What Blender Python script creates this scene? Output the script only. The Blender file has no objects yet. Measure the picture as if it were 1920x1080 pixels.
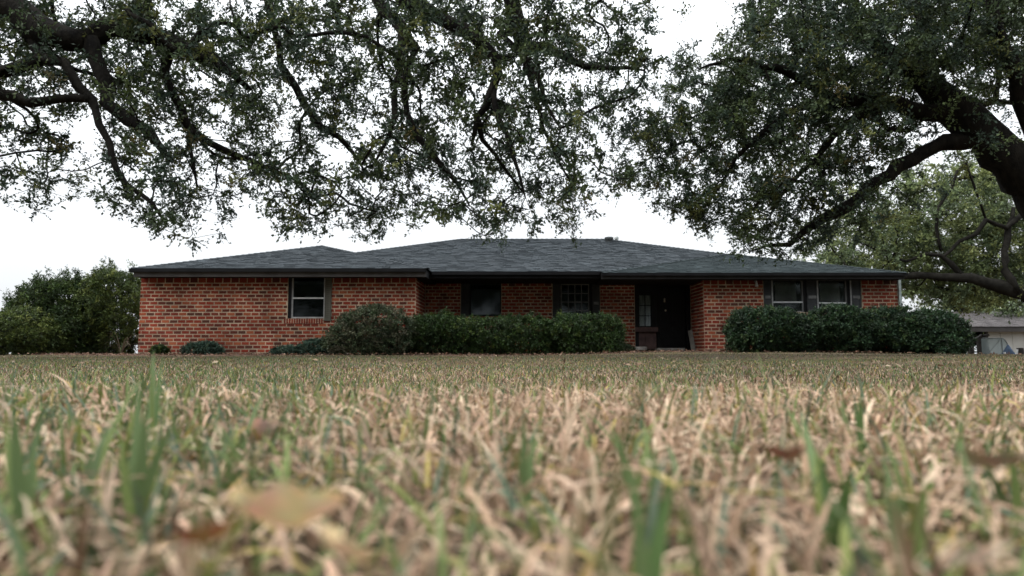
import bpy, math, random
import numpy as np
from mathutils import Vector, Matrix

random.seed(11)
RNG = np.random.default_rng(7)
scene = bpy.context.scene
COL = scene.collection

# ------------------------------------------------------------------ camera
F_PX = 1280.0                       # focal length in pixels of the 1920 px wide photograph (24 mm)
PITCH = math.atan(112.0 / F_PX)
CAM_Z = 0.13
cam_data = bpy.data.cameras.new('camera')
cam = bpy.data.objects.new('camera', cam_data)
COL.objects.link(cam)
cam.location = (0, 0, CAM_Z)
cam.rotation_euler = (math.pi / 2 + PITCH, 0, 0)
cam_data.sensor_width = 36.0
cam_data.lens = 24.0
cam_data.clip_start = 0.02
cam_data.clip_end = 3000
cam_data.dof.use_dof = True
cam_data.dof.focus_distance = 4.5
cam_data.dof.aperture_fstop = 4.0
scene.camera = cam

# ------------------------------------------------------------------ sky and sun (overcast)
SUN_EL, SUN_AZ = 52.0, 256.0        # azimuth clockwise from +Y: from the left, a little behind the camera
world = bpy.data.worlds.new('World')
scene.world = world
world.use_nodes = True
wn, wl = world.node_tree.nodes, world.node_tree.links
wn.clear()
sky = wn.new('ShaderNodeTexSky')
sky.sky_type = 'NISHITA'
sky.sun_disc = False
sky.sun_elevation = math.radians(SUN_EL)
sky.sun_rotation = math.radians(SUN_AZ)
sky.dust_density = 4.0
hsv = wn.new('ShaderNodeHueSaturation')
hsv.inputs['Saturation'].default_value = 0.25
cloud = wn.new('ShaderNodeMix')      # a closed white cloud deck over the clear sky
cloud.data_type = 'RGBA'
cloud.inputs[0].default_value = 0.75
cloud.inputs[7].default_value = (12.25, 12.75, 13.2, 1)
bg = wn.new('ShaderNodeBackground')
bg.inputs['Strength'].default_value = 0.1
wo = wn.new('ShaderNodeOutputWorld')
wl.new(sky.outputs[0], hsv.inputs['Color'])
wl.new(hsv.outputs[0], cloud.inputs[6])
# an overcast deck brightens steadily from the horizon to the zenith (CIE overcast sky)
wtc = wn.new('ShaderNodeTexCoord')
wsep = wn.new('ShaderNodeSeparateXYZ')
wmr = wn.new('ShaderNodeMapRange')
wmr.inputs['From Min'].default_value = 0.0
wmr.inputs['From Max'].default_value = 1.0
wmr.inputs['To Min'].default_value = 0.71
wmr.inputs['To Max'].default_value = 2.3
wmul = wn.new('ShaderNodeVectorMath'); wmul.operation = 'SCALE'
wl.new(wtc.outputs['Generated'], wsep.inputs[0])
wl.new(wsep.outputs['Z'], wmr.inputs['Value'])
wnz = wn.new('ShaderNodeTexNoise'); wnz.inputs['Scale'].default_value = 2.2; wnz.inputs['Detail'].default_value = 5
wvar = wn.new('ShaderNodeMapRange'); wvar.inputs['To Min'].default_value = 0.93; wvar.inputs['To Max'].default_value = 1.07
wl.new(wtc.outputs['Generated'], wnz.inputs['Vector']); wl.new(wnz.outputs[0], wvar.inputs['Value'])
wvm = wn.new('ShaderNodeVectorMath'); wvm.operation = 'SCALE'     # faint unevenness of the cloud deck
wl.new(cloud.outputs[2], wvm.inputs[0]); wl.new(wvar.outputs[0], wvm.inputs['Scale'])
wl.new(wvm.outputs[0], wmul.inputs[0])
wl.new(wmr.outputs[0], wmul.inputs['Scale'])
wl.new(wmul.outputs[0], bg.inputs['Color'])
wl.new(bg.outputs[0], wo.inputs['Surface'])

sun_data = bpy.data.lights.new('sun', 'SUN')
sun_data.energy = 1.5
sun_data.angle = math.radians(12)
sun_data.color = (1.0, 0.95, 0.88)
sun = bpy.data.objects.new('sun', sun_data)
COL.objects.link(sun)
az, el = math.radians(SUN_AZ), math.radians(SUN_EL)
sdir = Vector((math.sin(az) * math.cos(el), math.cos(az) * math.cos(el), math.sin(el)))
sun.rotation_euler = sdir.to_track_quat('Z', 'Y').to_euler()
sun.location = sdir * 60

scene.view_settings.view_transform = 'Standard'
scene.view_settings.look = 'None'
scene.view_settings.exposure = 0.22
scene.view_settings.gamma = 1.0
scene.view_settings.use_curve_mapping = False
scene.render.engine = 'CYCLES'
scene.cycles.use_denoising = True
scene.cycles.max_bounces = 7
scene.cycles.transparent_max_bounces = 12
scene.cycles.diffuse_bounces = 2

# ------------------------------------------------------------------ helpers
CT, ST = math.cos(PITCH), math.sin(PITCH)


def P(px, py, d):
    """world point at depth y = d that stands behind pixel (px, py) of the photograph"""
    u, v = (px - 960.0) / F_PX, (540.0 - py) / F_PX
    t = d / (CT - v * ST)
    return Vector((u * t, d, CAM_Z + t * (v * CT + ST)))


def X(px, d):
    return P(px, 560, d).x


def Z(py, d):
    return P(960, py, d).z


def tag(o, label=None, cat=None, group=None, kind=None):
    if label: o['label'] = label
    if cat: o['category'] = cat
    if group: o['group'] = group
    if kind: o['kind'] = kind
    return o


def empty(name, loc, label, cat, group=None):
    o = bpy.data.objects.new(name, None)
    o.empty_display_size = 0.2
    COL.objects.link(o)
    o.location = loc
    return tag(o, label, cat, group)


def place(name, me, parent=None, loc=None, kind=None, label=None):
    """link a mesh (world coordinates unless loc is given) as one object, a child of parent"""
    o = bpy.data.objects.new(name, me)
    COL.objects.link(o)
    if loc is not None:
        o.location = loc
    if parent is not None:
        o.parent = parent
        m = Matrix.Identity(4)
        p = parent
        m = WORLD.get(parent.name, None)
        if m is None:
            m = Matrix.LocRotScale(parent.location, parent.rotation_euler, parent.scale)
        o.matrix_parent_inverse = m.inverted()
    WORLD[o.name] = Matrix.Translation(o.location)
    if kind: o['kind'] = kind
    if label: o['label'] = label
    return o


WORLD = {}


def np_mesh(name, verts, faces, mat=None, cols=None, smooth=False):
    """faces: (M,k) int array; cols: (N,3) per vertex colour"""
    verts = np.asarray(verts, dtype=np.float32).reshape(-1, 3)
    faces = np.asarray(faces, dtype=np.int32)
    me = bpy.data.meshes.new(name)
    n, (m, k) = len(verts), faces.shape
    me.vertices.add(n)
    me.vertices.foreach_set('co', verts.ravel())
    me.loops.add(m * k)
    me.loops.foreach_set('vertex_index', faces.ravel())
    me.polygons.add(m)
    me.polygons.foreach_set('loop_start', np.arange(0, m * k, k, dtype=np.int32))
    if smooth:
        me.polygons.foreach_set('use_smooth', np.ones(m, dtype=bool))
    me.update(calc_edges=True)
    if cols is not None:
        a = me.color_attributes.new('col', 'FLOAT_COLOR', 'POINT')
        c = np.ones((n, 4), dtype=np.float32)
        c[:, :3] = cols
        a.data.foreach_set('color', c.ravel())
    if mat: me.materials.append(mat)
    return me


class MB:
    """collects mixed polygons"""
    def __init__(self):
        self.v, self.f, self.c = [], [], []
        self.tint = (1, 1, 1)

    def add(self, vs, fs):
        b = len(self.v)
        self.v += [tuple(p) for p in vs]
        self.c += [self.tint] * len(vs)
        self.f += [tuple(i + b for i in f) for f in fs]
        return self

    def box(self, x0, x1, y0, y1, z0, z1):
        if x0 > x1: x0, x1 = x1, x0
        if y0 > y1: y0, y1 = y1, y0
        if z0 > z1: z0, z1 = z1, z0
        vs = [(x0, y0, z0), (x1, y0, z0), (x1, y1, z0), (x0, y1, z0), (x0, y0, z1), (x1, y0, z1), (x1, y1, z1), (x0, y1, z1)]
        return self.add(vs, [(0, 3, 2, 1), (4, 5, 6, 7), (0, 1, 5, 4), (1, 2, 6, 5), (2, 3, 7, 6), (3, 0, 4, 7)])

    def bar(self, a, b, w, h, up=(0, 0, 1)):
        a, b = Vector(a), Vector(b)
        d = (b - a).normalized()
        s = d.cross(Vector(up))
        if s.length < 1e-4: s = Vector((1, 0, 0))
        s.normalize(); u = s.cross(d)
        s *= w / 2; u *= h / 2
        vs = [a - s - u, a + s - u, a + s + u, a - s + u, b - s - u, b + s - u, b + s + u, b - s + u]
        return self.add(vs, [(0, 1, 2, 3), (7, 6, 5, 4), (0, 4, 5, 1), (1, 5, 6, 2), (2, 6, 7, 3), (3, 7, 4, 0)])

    def tube(self, pts, rad, n=8, caps=True):
        pts = [Vector(p) for p in pts]
        if not hasattr(rad, '__len__'): rad = [rad] * len(pts)
        vs, fs = [], []
        for i, p in enumerate(pts):
            d = (pts[min(i + 1, len(pts) - 1)] - pts[max(i - 1, 0)]).normalized()
            s = d.cross(Vector((0.123, 0.2, 1)))
            if s.length < 1e-3: s = Vector((1, 0, 0))
            s.normalize(); u = s.cross(d)
            for k in range(n):
                a = 2 * math.pi * k / n
                vs.append(p + (s * math.cos(a) + u * math.sin(a)) * rad[i])
        for i in range(len(pts) - 1):
            for k in range(n):
                k2 = (k + 1) % n
                fs.append((i * n + k, i * n + k2, (i + 1) * n + k2, (i + 1) * n + k))
        if caps:
            fs.append(tuple(range(n))[::-1]); fs.append(tuple((len(pts) - 1) * n + k for k in range(n)))
        return self.add(vs, fs)

    def lathe(self, cx, cy, prof, n=16):
        vs, fs = [], []
        for r, z in prof:
            for k in range(n):
                a = 2 * math.pi * k / n
                vs.append((cx + r * math.cos(a), cy + r * math.sin(a), z))
        for i in range(len(prof) - 1):
            for k in range(n):
                k2 = (k + 1) % n
                fs.append((i * n + k, i * n + k2, (i + 1) * n + k2, (i + 1) * n + k))
        fs.append(tuple(range(n))[::-1]); fs.append(tuple((len(prof) - 1) * n + k for k in range(n)))
        return self.add(vs, fs)

    def mesh(self, name, mat, smooth=False, color=False):
        me = bpy.data.meshes.new(name)
        me.from_pydata(self.v, [], self.f)
        if smooth:
            me.polygons.foreach_set('use_smooth', np.ones(len(self.f), dtype=bool))
        if color:
            a = me.color_attributes.new('col', 'FLOAT_COLOR', 'POINT')
            c = np.ones((len(self.v), 4), dtype=np.float32)
            c[:, :3] = np.array(self.c)
            a.data.foreach_set('color', c.ravel())
        me.materials.append(mat)
        me.update()
        return me

    def build(self, name, mat, parent=None, kind=None, label=None, smooth=False, color=False):
        return place(name, self.mesh(name, mat, smooth, color), parent, None, kind, label)


# ------------------------------------------------------------------ materials
def new_mat(name):
    m = bpy.data.materials.new(name)
    m.use_nodes = True
    return m, m.node_tree.nodes, m.node_tree.links, m.node_tree.nodes['Principled BSDF']


def surf_mat(name, color, rough=0.7, var=0.25, scale=6.0, bump=0.0, bump_scale=40.0, attr=False, spec=0.3, color2=None, stretch=(1, 1, 1), metallic=0.0, stain=0.0):
    m, n, l, b = new_mat(name)
    tc = n.new('ShaderNodeTexCoord')
    mp = n.new('ShaderNodeMapping'); mp.inputs['Scale'].default_value = stretch
    l.new(tc.outputs['Object'], mp.inputs[0])
    nz = n.new('ShaderNodeTexNoise')
    nz.inputs['Scale'].default_value = scale
    nz.inputs['Detail'].default_value = 6
    l.new(mp.outputs[0], nz.inputs['Vector'])
    mx = n.new('ShaderNodeMix'); mx.data_type = 'RGBA'
    c2 = color2 or tuple(c * (1 - var) for c in color)
    c1 = color if color2 else tuple(min(1, c * (1 + var)) for c in color)
    mx.inputs[6].default_value = (*c1, 1)
    mx.inputs[7].default_value = (*c2, 1)
    rm = n.new('ShaderNodeMapRange')
    rm.inputs[1].default_value = 0.35; rm.inputs[2].default_value = 0.65
    l.new(nz.outputs[0], rm.inputs[0])
    l.new(rm.outputs[0], mx.inputs[0])
    out = mx.outputs[2]
    if attr:
        at = n.new('ShaderNodeAttribute'); at.attribute_name = 'col'
        mu = n.new('ShaderNodeMix'); mu.data_type = 'RGBA'; mu.blend_type = 'MULTIPLY'
        mu.inputs[0].default_value = 1
        l.new(out, mu.inputs[6]); l.new(at.outputs['Color'], mu.inputs[7])
        out = mu.outputs[2]
    if stain:       # weathering that drifts over the wall: damp and dusty blotches with their own outline
        ge = n.new('ShaderNodeNewGeometry')
        n3 = n.new('ShaderNodeTexNoise'); n3.inputs['Scale'].default_value = 0.9; n3.inputs['Detail'].default_value = 7
        l.new(ge.outputs['Position'], n3.inputs['Vector'])
        r3 = n.new('ShaderNodeMapRange')
        r3.inputs[1].default_value = .3; r3.inputs[2].default_value = .7
        r3.inputs[3].default_value = 1 - stain; r3.inputs[4].default_value = 1 + stain * .6
        l.new(n3.outputs[0], r3.inputs[0])
        vm = n.new('ShaderNodeVectorMath'); vm.operation = 'SCALE'
        l.new(out, vm.inputs[0]); l.new(r3.outputs[0], vm.inputs['Scale'])
        out = vm.outputs[0]
    l.new(out, b.inputs['Base Color'])
    b.inputs['Roughness'].default_value = rough
    b.inputs['Specular IOR Level'].default_value = spec
    b.inputs['Metallic'].default_value = metallic
    if bump > 0:
        n2 = n.new('ShaderNodeTexNoise')
        n2.inputs['Scale'].default_value = bump_scale; n2.inputs['Detail'].default_value = 5
        l.new(mp.outputs[0], n2.inputs['Vector'])
        bp = n.new('ShaderNodeBump'); bp.inputs['Strength'].default_value = bump
        bp.inputs['Distance'].default_value = 0.02
        l.new(n2.outputs[0], bp.inputs['Height'])
        l.new(bp.outputs[0], b.inputs['Normal'])
    return m


def leaf_mat(name, gain=1.0, trans=0.3, rough=0.5, spec=0.35):
    """colour per leaf from the mesh's col attribute; light passes through"""
    m, n, l, b = new_mat(name)
    at = n.new('ShaderNodeAttribute'); at.attribute_name = 'col'
    g = n.new('ShaderNodeMix'); g.data_type = 'RGBA'; g.blend_type = 'MULTIPLY'; g.inputs[0].default_value = 1
    g.inputs[7].default_value = (gain, gain, gain, 1)
    l.new(at.outputs['Color'], g.inputs[6])
    l.new(g.outputs[2], b.inputs['Base Color'])
    b.inputs['Roughness'].default_value = rough
    b.inputs['Specular IOR Level'].default_value = spec
    tr = n.new('ShaderNodeBsdfTranslucent')
    l.new(g.outputs[2], tr.inputs['Color'])
    ms = n.new('ShaderNodeMixShader'); ms.inputs[0].default_value = trans
    l.new(b.outputs[0], ms.inputs[1]); l.new(tr.outputs[0], ms.inputs[2])
    l.new(ms.outputs[0], n['Material Output'].inputs['Surface'])
    return m


def glass_mat(name, tint=(0.35, 0.4, 0.42)):
    m, n, l, b = new_mat(name)
    n.remove(b)
    t = n.new('ShaderNodeBsdfTransparent'); t.inputs[0].default_value = (*tint, 1)
    g = n.new('ShaderNodeBsdfGlossy'); g.inputs['Roughness'].default_value = 0.06
    g.inputs['Color'].default_value = (0.8, 0.88, 0.9, 1)
    fr = n.new('ShaderNodeFresnel'); fr.inputs[0].default_value = 1.45
    ms = n.new('ShaderNodeMixShader')
    l.new(fr.outputs[0], ms.inputs[0]); l.new(t.outputs[0], ms.inputs[1]); l.new(g.outputs[0], ms.inputs[2])
    l.new(ms.outputs[0], n['Material Output'].inputs['Surface'])
    return m


M = {}
M['brick'] = surf_mat('brick_clay', (0.95, 0.95, 0.95), 0.9, 0.22, 30, 0.5, 60, attr=True, spec=0.1, stain=0.3)
M['mortar'] = surf_mat('mortar', (0.50, 0.395, 0.285), 0.95, 0.3, 3, 0.4, 80, spec=0.1, stain=0.35)
M['shingle'] = surf_mat('asphalt_shingle', (0.95, 0.95, 0.95), 0.92, 0.10, 0.8, 0.35, 120, attr=True, spec=0.1, stain=0.07)
M['fascia'] = surf_mat('dark_brown_fascia', (0.075, 0.070, 0.068), 0.7, 0.2, 3, spec=0.15)
M['fascia_dark'] = surf_mat('near_black_fascia', (0.026, 0.025, 0.025), 0.7, 0.2, 3, spec=0.1)
M['gutter'] = surf_mat('black_gutter', (0.010, 0.010, 0.011), 0.75, 0.2, 3, spec=0.1)
M['soffit'] = surf_mat('soffit_paint', (0.022, 0.021, 0.02), 0.9, 0.2, 3, spec=0.1)
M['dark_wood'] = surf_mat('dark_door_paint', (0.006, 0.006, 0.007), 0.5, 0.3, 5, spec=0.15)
M['red_wood'] = surf_mat('red_brown_panel_paint', (0.085, 0.05, 0.046), 0.7, 0.25, 6)
M['shutter'] = surf_mat('olive_shutter_paint', (0.085, 0.08, 0.06), 0.75, 0.3, 8)
M['shutter_dark'] = surf_mat('charcoal_shutter_paint', (0.04, 0.042, 0.044), 0.7, 0.3, 8)
M['alu'] = surf_mat('grey_window_frame', (0.36, 0.36, 0.36), 0.5, 0.2, 8)
M['alu_dim'] = surf_mat('dull_window_frame', (0.16, 0.16, 0.16), 0.55, 0.25, 8)
M['white'] = surf_mat('white_sash_paint', (0.62, 0.63, 0.63), 0.5, 0.15, 8)
M['blind'] = surf_mat('grey_window_blind', (0.42, 0.40, 0.36), 0.9, 0.2, 3)
M['inside'] = surf_mat('dark_interior', (0.03, 0.03, 0.03), 0.9, 0.3, 2)
M['glass'] = glass_mat('window_glass')
M['glass_blue'] = glass_mat('blue_dark_glass', (0.2, 0.27, 0.3))
M['glass_clear'] = glass_mat('clear_window_glass', (0.72, 0.74, 0.74))
M['curtain'] = surf_mat('lace_curtain', (0.5, 0.5, 0.46), 0.9, 0.35, 6, stretch=(6, 1, 0.6))
M['concrete'] = surf_mat('worn_concrete', (0.32, 0.30, 0.27), 0.9, 0.3, 5, 0.3)
M['board'] = surf_mat('weathered_board', (0.20, 0.19, 0.165), 0.85, 0.3, 9, 0.2, stretch=(1, 1, 0.2))
M['brass'] = surf_mat('worn_brass', (0.55, 0.5, 0.4), 0.35, 0.2, 20, metallic=0.8)
M['galv'] = surf_mat('galvanised_metal', (0.42, 0.44, 0.43), 0.5, 0.2, 12, metallic=0.3)
M['vent_dark'] = surf_mat('dark_vent_metal', (0.05, 0.055, 0.055), 0.5, 0.2, 12)
M['downspout'] = surf_mat('pale_downspout', (0.34, 0.40, 0.39), 0.5, 0.2, 10)
M['bark'] = surf_mat('oak_bark', (0.017, 0.015, 0.012), 0.95, 0.5, 9, 1.0, 28, color2=(0.007, 0.0065, 0.006), stretch=(1, 1, 0.5), spec=0.1)
M['bark_far'] = surf_mat('far_oak_bark', (0.013, 0.012, 0.010), 0.95, 0.4, 5, 0.7, 20, spec=0.1)
M['twig'] = surf_mat('shrub_stem_bark', (0.06, 0.048, 0.036), 0.9, 0.3, 20)
M['leaf'] = leaf_mat('oak_leaf', 1.0, 0.28, 0.55, 0.25)
M['shrub'] = leaf_mat('shrub_leaf', 0.85, 0.2, 0.5, 0.18)
M['blade'] = leaf_mat('grass_blade', 1.0, 0.25, 0.6, 0.25)
M['dryleaf'] = leaf_mat('dry_oak_leaf', 1.0, 0.2, 0.65, 0.25)
M['nwall'] = surf_mat('cream_siding_paint', (0.46, 0.45, 0.42), 0.8, 0.1, 0.7)
M['nroof'] = surf_mat('grey_brown_shingle', (0.95, 0.95, 0.95), 0.9, 0.3, 1.5, 0.3, 60, attr=True, spec=0.15)
M['ndark'] = surf_mat('neighbour_dark_trim', (0.045, 0.04, 0.038), 0.7, 0.2, 3)
M['tarp'] = surf_mat('blue_tarp', (0.025, 0.05, 0.095), 0.6, 0.3, 5, 0.4, 8)
M['tube'] = surf_mat('grey_tubing', (0.12, 0.14, 0.14), 0.5, 0.2, 8)
M['post'] = surf_mat('dark_weathered_post', (0.035, 0.03, 0.027), 0.85, 0.3, 8)


def net_mat():
    m, n, l, b = new_mat('pale_netting')
    b.inputs['Base Color'].default_value = (0.3, 0.36, 0.36, 1)
    b.inputs['Roughness'].default_value = 0.8
    t = n.new('ShaderNodeBsdfTransparent')
    ms = n.new('ShaderNodeMixShader'); ms.inputs[0].default_value = 0.55
    l.new(t.outputs[0], ms.inputs[1]); l.new(b.outputs[0], ms.inputs[2])
    l.new(ms.outputs[0], n['Material Output'].inputs['Surface'])
    return m


M['net'] = net_mat()


def soil_mat():
    m, n, l, b = new_mat('lawn_soil')
    tc = n.new('ShaderNodeTexCoord')
    n1 = n.new('ShaderNodeTexNoise'); n1.inputs['Scale'].default_value = 0.5; n1.inputs['Detail'].default_value = 8
    n2 = n.new('ShaderNodeTexNoise'); n2.inputs['Scale'].default_value = 35; n2.inputs['Detail'].default_value = 8
    l.new(tc.outputs['Object'], n1.inputs['Vector']); l.new(tc.outputs['Object'], n2.inputs['Vector'])
    r1 = n.new('ShaderNodeValToRGB')
    r1.color_ramp.elements[0].position = 0.35; r1.color_ramp.elements[0].color = (0.065, 0.052, 0.034, 1)
    r1.color_ramp.elements[1].position = 0.65; r1.color_ramp.elements[1].color = (0.11, 0.082, 0.053, 1)
    r2 = n.new('ShaderNodeValToRGB')
    r2.color_ramp.elements[0].position = 0.3; r2.color_ramp.elements[0].color = (0.5, 0.48, 0.45, 1)
    r2.color_ramp.elements[1].position = 0.7; r2.color_ramp.elements[1].color = (1.5, 1.45, 1.35, 1)
    l.new(n1.outputs[0], r1.inputs[0]); l.new(n2.outputs[0], r2.inputs[0])
    mu = n.new('ShaderNodeMix'); mu.data_type = 'RGBA'; mu.blend_type = 'MULTIPLY'; mu.inputs[0].default_value = 1
    l.new(r1.outputs[0], mu.inputs[6]); l.new(r2.outputs[0], mu.inputs[7])
    l.new(mu.outputs[2], b.inputs['Base Color'])
    b.inputs['Roughness'].default_value = 0.95
    b.inputs['Specular IOR Level'].default_value = 0.1
    bp = n.new('ShaderNodeBump'); bp.inputs['Strength'].default_value = 0.6; bp.inputs['Distance'].default_value = 0.03
    l.new(n2.outputs[0], bp.inputs['Height']); l.new(bp.outputs[0], b.inputs['Normal'])
    return m


M['soil'] = soil_mat()
M['mulch'] = surf_mat('brown_mulch', (0.085, 0.055, 0.04), 0.95, 0.45, 9, 0.6, 30, spec=0.1)


# ------------------------------------------------------------------ terrain
def smooth01(t):
    t = np.clip(t, 0, 1)
    return t * t * (3 - 2 * t)


def ground_z(x, y):
    x = np.asarray(x, dtype=np.float64); y = np.asarray(y, dtype=np.float64)
    k = smooth01((y - 6) / 12.0)
    bump = 0.09 * np.exp(-((x - 6.5) / 4.5) ** 2) - 0.085 - 0.03 * smooth01((x - 9) / 4)
    z = k * bump
    z = z + 0.012 * np.sin(x * 1.1 + 0.7) * np.sin(y * 0.9) * smooth01((y - 2) / 3) * smooth01((24 - y) / 5)
    z = z + 0.016 * np.sin(x * .8 + 1.9 * np.sin(y * .45)) * np.sin(y * .55 + 1) * smooth01((y - 4) / 3) * smooth01((21 - y) / 4)
    z = z - 0.022 * smooth01((y - 1.3) / 1.2) * smooth01((3.6 - y) / 1.3)
    r = np.maximum(0, y - 25)
    z = z - np.minimum(r, 25) * 0.036 - np.maximum(0, r - 25) * 0.012
    return z


def build_ground():
    xs = np.unique(np.concatenate([np.linspace(-14, 16, 101), -14 - np.geomspace(0.5, 900, 28), 16 + np.geomspace(0.5, 900, 28)]))
    ys = np.unique(np.concatenate([np.linspace(-1, 26, 120), -1 - np.geomspace(0.5, 200, 14), 26 + np.geomspace(0.4, 1500, 40)]))
    gx, gy = np.meshgrid(xs, ys)
    v = np.stack([gx, gy, ground_z(gx, gy)], -1).reshape(-1, 3)
    nx, ny = len(xs), len(ys)
    i, j = np.meshgrid(np.arange(nx - 1), np.arange(ny - 1))
    a = (j * nx + i).ravel()
    f = np.stack([a, a + 1, a + nx + 1, a + nx], -1)
    o = place('ground', np_mesh('ground', v, f, M['soil'], smooth=True))
    tag(o, 'wide lawn soil running from the camera under the house', 'ground', kind='structure')


build_ground()

# ------------------------------------------------------------------ the brick house
EAVE_Z = 2.39
house = empty('brick_house', (0.4, 24, 0), 'long low red brick ranch house with grey hip roof', 'house')

BRICK_TINTS = [(0.282, 0.050, 0.029), (0.240, 0.043, 0.027), (0.324, 0.061, 0.034), (0.180, 0.039, 0.027), (0.258, 0.058, 0.035),
               (0.348, 0.075, 0.040), (0.144, 0.041, 0.029), (0.294, 0.048, 0.028), (0.252, 0.050, 0.032), (0.384, 0.103, 0.051),
               (0.120, 0.047, 0.033), (0.312, 0.058, 0.034), (0.228, 0.058, 0.037), (0.408, 0.117, 0.055)]


def brick_mesh(w, h, d, tint, rnd):
    b = MB(); b.tint = tint
    j = lambda: rnd.uniform(-0.004, 0.004)
    x, z, e = w / 2, h / 2, 0.004
    vs = []
    for (yy, sx) in ((0.0, e), (d, 0)):
        for sxn, szn in ((-1, -1), (1, -1), (1, 1), (-1, 1)):
            vs.append((sxn * (x - sx) + j(), yy + (rnd.uniform(0, 0.003) if yy == 0 else 0), szn * (z - sx) + j()))
    b.add(vs, [(0, 1, 2, 3), (1, 0, 4, 5), (2, 1, 5, 6), (3, 2, 6, 7), (0, 3, 7, 4)])
    return b.mesh('brick', M['brick'], color=True)


COURSE, BLEN, JOINT = 0.107, 0.236, 0.025
_r = random.Random(5)
STRETCHERS = [brick_mesh(BLEN - JOINT, COURSE - JOINT, 0.03, t, _r) for t in BRICK_TINTS]
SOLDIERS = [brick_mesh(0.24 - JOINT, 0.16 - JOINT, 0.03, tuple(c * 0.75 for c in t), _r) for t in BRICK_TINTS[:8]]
_individual = [0]
LOOSE = MB()            # every brick past the first 300, one part


def stuff_brick(p, w, h, axis, tint):
    LOOSE.tint = tint
    jz = _r.uniform(-0.003, 0.003); d = _r.uniform(0, 0.004)
    x0, x1, z0, z1 = -w / 2, w / 2, -h / 2 + jz, h / 2 + jz
    q = [(x0, z0), (x1, z0), (x1, z1), (x0, z1)]
    vs = []
    for dep, e in ((d, 0.003), (0.03, 0)):
        for (a, zz) in q:
            a2 = a - math.copysign(e, a); z2 = zz - math.copysign(e, zz)
            if axis == 'y': vs.append((p[0] + a2, p[1] + dep, p[2] + z2))
            elif axis == '+x': vs.append((p[0] - dep, p[1] + a2, p[2] + z2))
            else: vs.append((p[0] + dep, p[1] - a2, p[2] + z2))
    LOOSE.add(vs, [(0, 1, 2, 3), (1, 0, 4, 5), (2, 1, 5, 6), (3, 2, 6, 7), (0, 3, 7, 4)])


def lay(wall, a0, a1, z0, z1, off, axis='y', openings=(), single=False, course=COURSE, blen=BLEN, shift=0.0):
    """running bond between a0..a1 along the wall; individual brick objects while the budget of 300 lasts"""
    rows = int(round((z1 - z0) / course))
    ch = (z1 - z0) / rows
    for r in reversed(range(rows)):
        zc = z0 + (r + 0.5) * ch
        spans = [(a0, a1)]
        for (o0, o1, oz0, oz1) in openings:
            if oz0 < zc < oz1:
                ns = []
                for s0, s1 in spans:
                    if o1 <= s0 or o0 >= s1: ns.append((s0, s1)); continue
                    if o0 > s0: ns.append((s0, o0))
                    if o1 < s1: ns.append((o1, s1))
                spans = ns
        ph = (r % 2) * blen * 0.5 + _r.uniform(-0.02, 0.02) + shift
        for s0, s1 in spans:
            k = math.floor((s0 - ph) / blen)
            while k * blen + ph < s1:
                b0, b1 = max(s0, k * blen + ph), min(s1, (k + 1) * blen + ph)
                k += 1
                w = b1 - b0 - JOINT
                if w < 0.03: continue
                c = (b0 + b1) / 2
                if axis == 'y': p = (c, off, zc)
                else: p = (off, c, zc)
                if single and _individual[0] < 300:
                    _individual[0] += 1
                    o = place('brick', _r.choice(STRETCHERS), wall, p)
                    o.scale = (w / (BLEN - JOINT), 1, (ch - JOINT) / (COURSE - JOINT))
                    if _r.random() < 0.04: o.location.y -= 0.006
                else:
                    stuff_brick(p, w, ch - JOINT, axis, _r.choice(BRICK_TINTS))


def soldier_row(wall, a0, a1, z0, z1, off, single):
    n = max(1, int(round((a1 - a0) / 0.24))); st = (a1 - a0) / n
    for i in range(n):
        p = (a0 + (i + 0.5) * st, off, (z0 + z1) / 2)
        if single and _individual[0] < 300:
            _individual[0] += 1
            o = place('brick', _r.choice(SOLDIERS), wall, p)
            o.scale = ((st - JOINT) / (0.24 - JOINT), 1, (z1 - z0 - JOINT) / (0.16 - JOINT))
        else:
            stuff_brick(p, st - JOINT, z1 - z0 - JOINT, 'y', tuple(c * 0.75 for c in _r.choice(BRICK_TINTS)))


def wall_slab(name, x0, x1, y0, y1, z0, z1, openings=()):
    """mortar-faced wall: boxes round the openings"""
    b = MB()
    xs = sorted({x0, x1, *[o[0] for o in openings], *[o[1] for o in openings]})
    for i in range(len(xs) - 1):
        zc = [(z0, z1)]
        xm = (xs[i] + xs[i + 1]) / 2
        for o in openings:
            if o[0] < xm < o[1]:
                zc = [s for s in ((z0, o[2]), (o[3], z1)) if s[1] - s[0] > 0.01]
        for s in zc:
            b.box(xs[i], xs[i + 1], y0, y1, s[0], s[1])
    return b.build(name, M['mortar'], house)


GZ = -0.14
# --- left wing
D1 = 20.0
wx0, wx1 = X(262, D1), X(780, D1)
W_TOP = Z(520, D1)
op1 = (X(539.5, D1), X(609, D1), Z(597, D1), W_TOP + 0.1)
wall1 = wall_slab('wall', wx0 + .011, wx1 - .011, D1 + 0.011, D1 + 0.25, GZ, W_TOP + 0.06, [(op1[0], op1[1], op1[2], W_TOP + 0.06)])
sold_z = Z(531, D1)
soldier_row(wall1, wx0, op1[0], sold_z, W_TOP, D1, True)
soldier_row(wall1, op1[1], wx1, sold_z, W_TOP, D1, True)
sill_op = (X(533, D1), X(607, D1), Z(607, D1), Z(597, D1))
lay(wall1, wx0, wx1, GZ + 0.02, sold_z, D1, 'y', [op1, sill_op], single=True)
n = 16
for i in range(n):      # rowlock sill
    st = (sill_op[1] - sill_op[0]) / n
    stuff_brick((sill_op[0] + (i + .5) * st, D1 - 0.02, (sill_op[2] + sill_op[3]) / 2), st - 0.016, sill_op[3] - sill_op[2] - 0.01, 'y', _r.choice(BRICK_TINTS[:9]))
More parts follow.
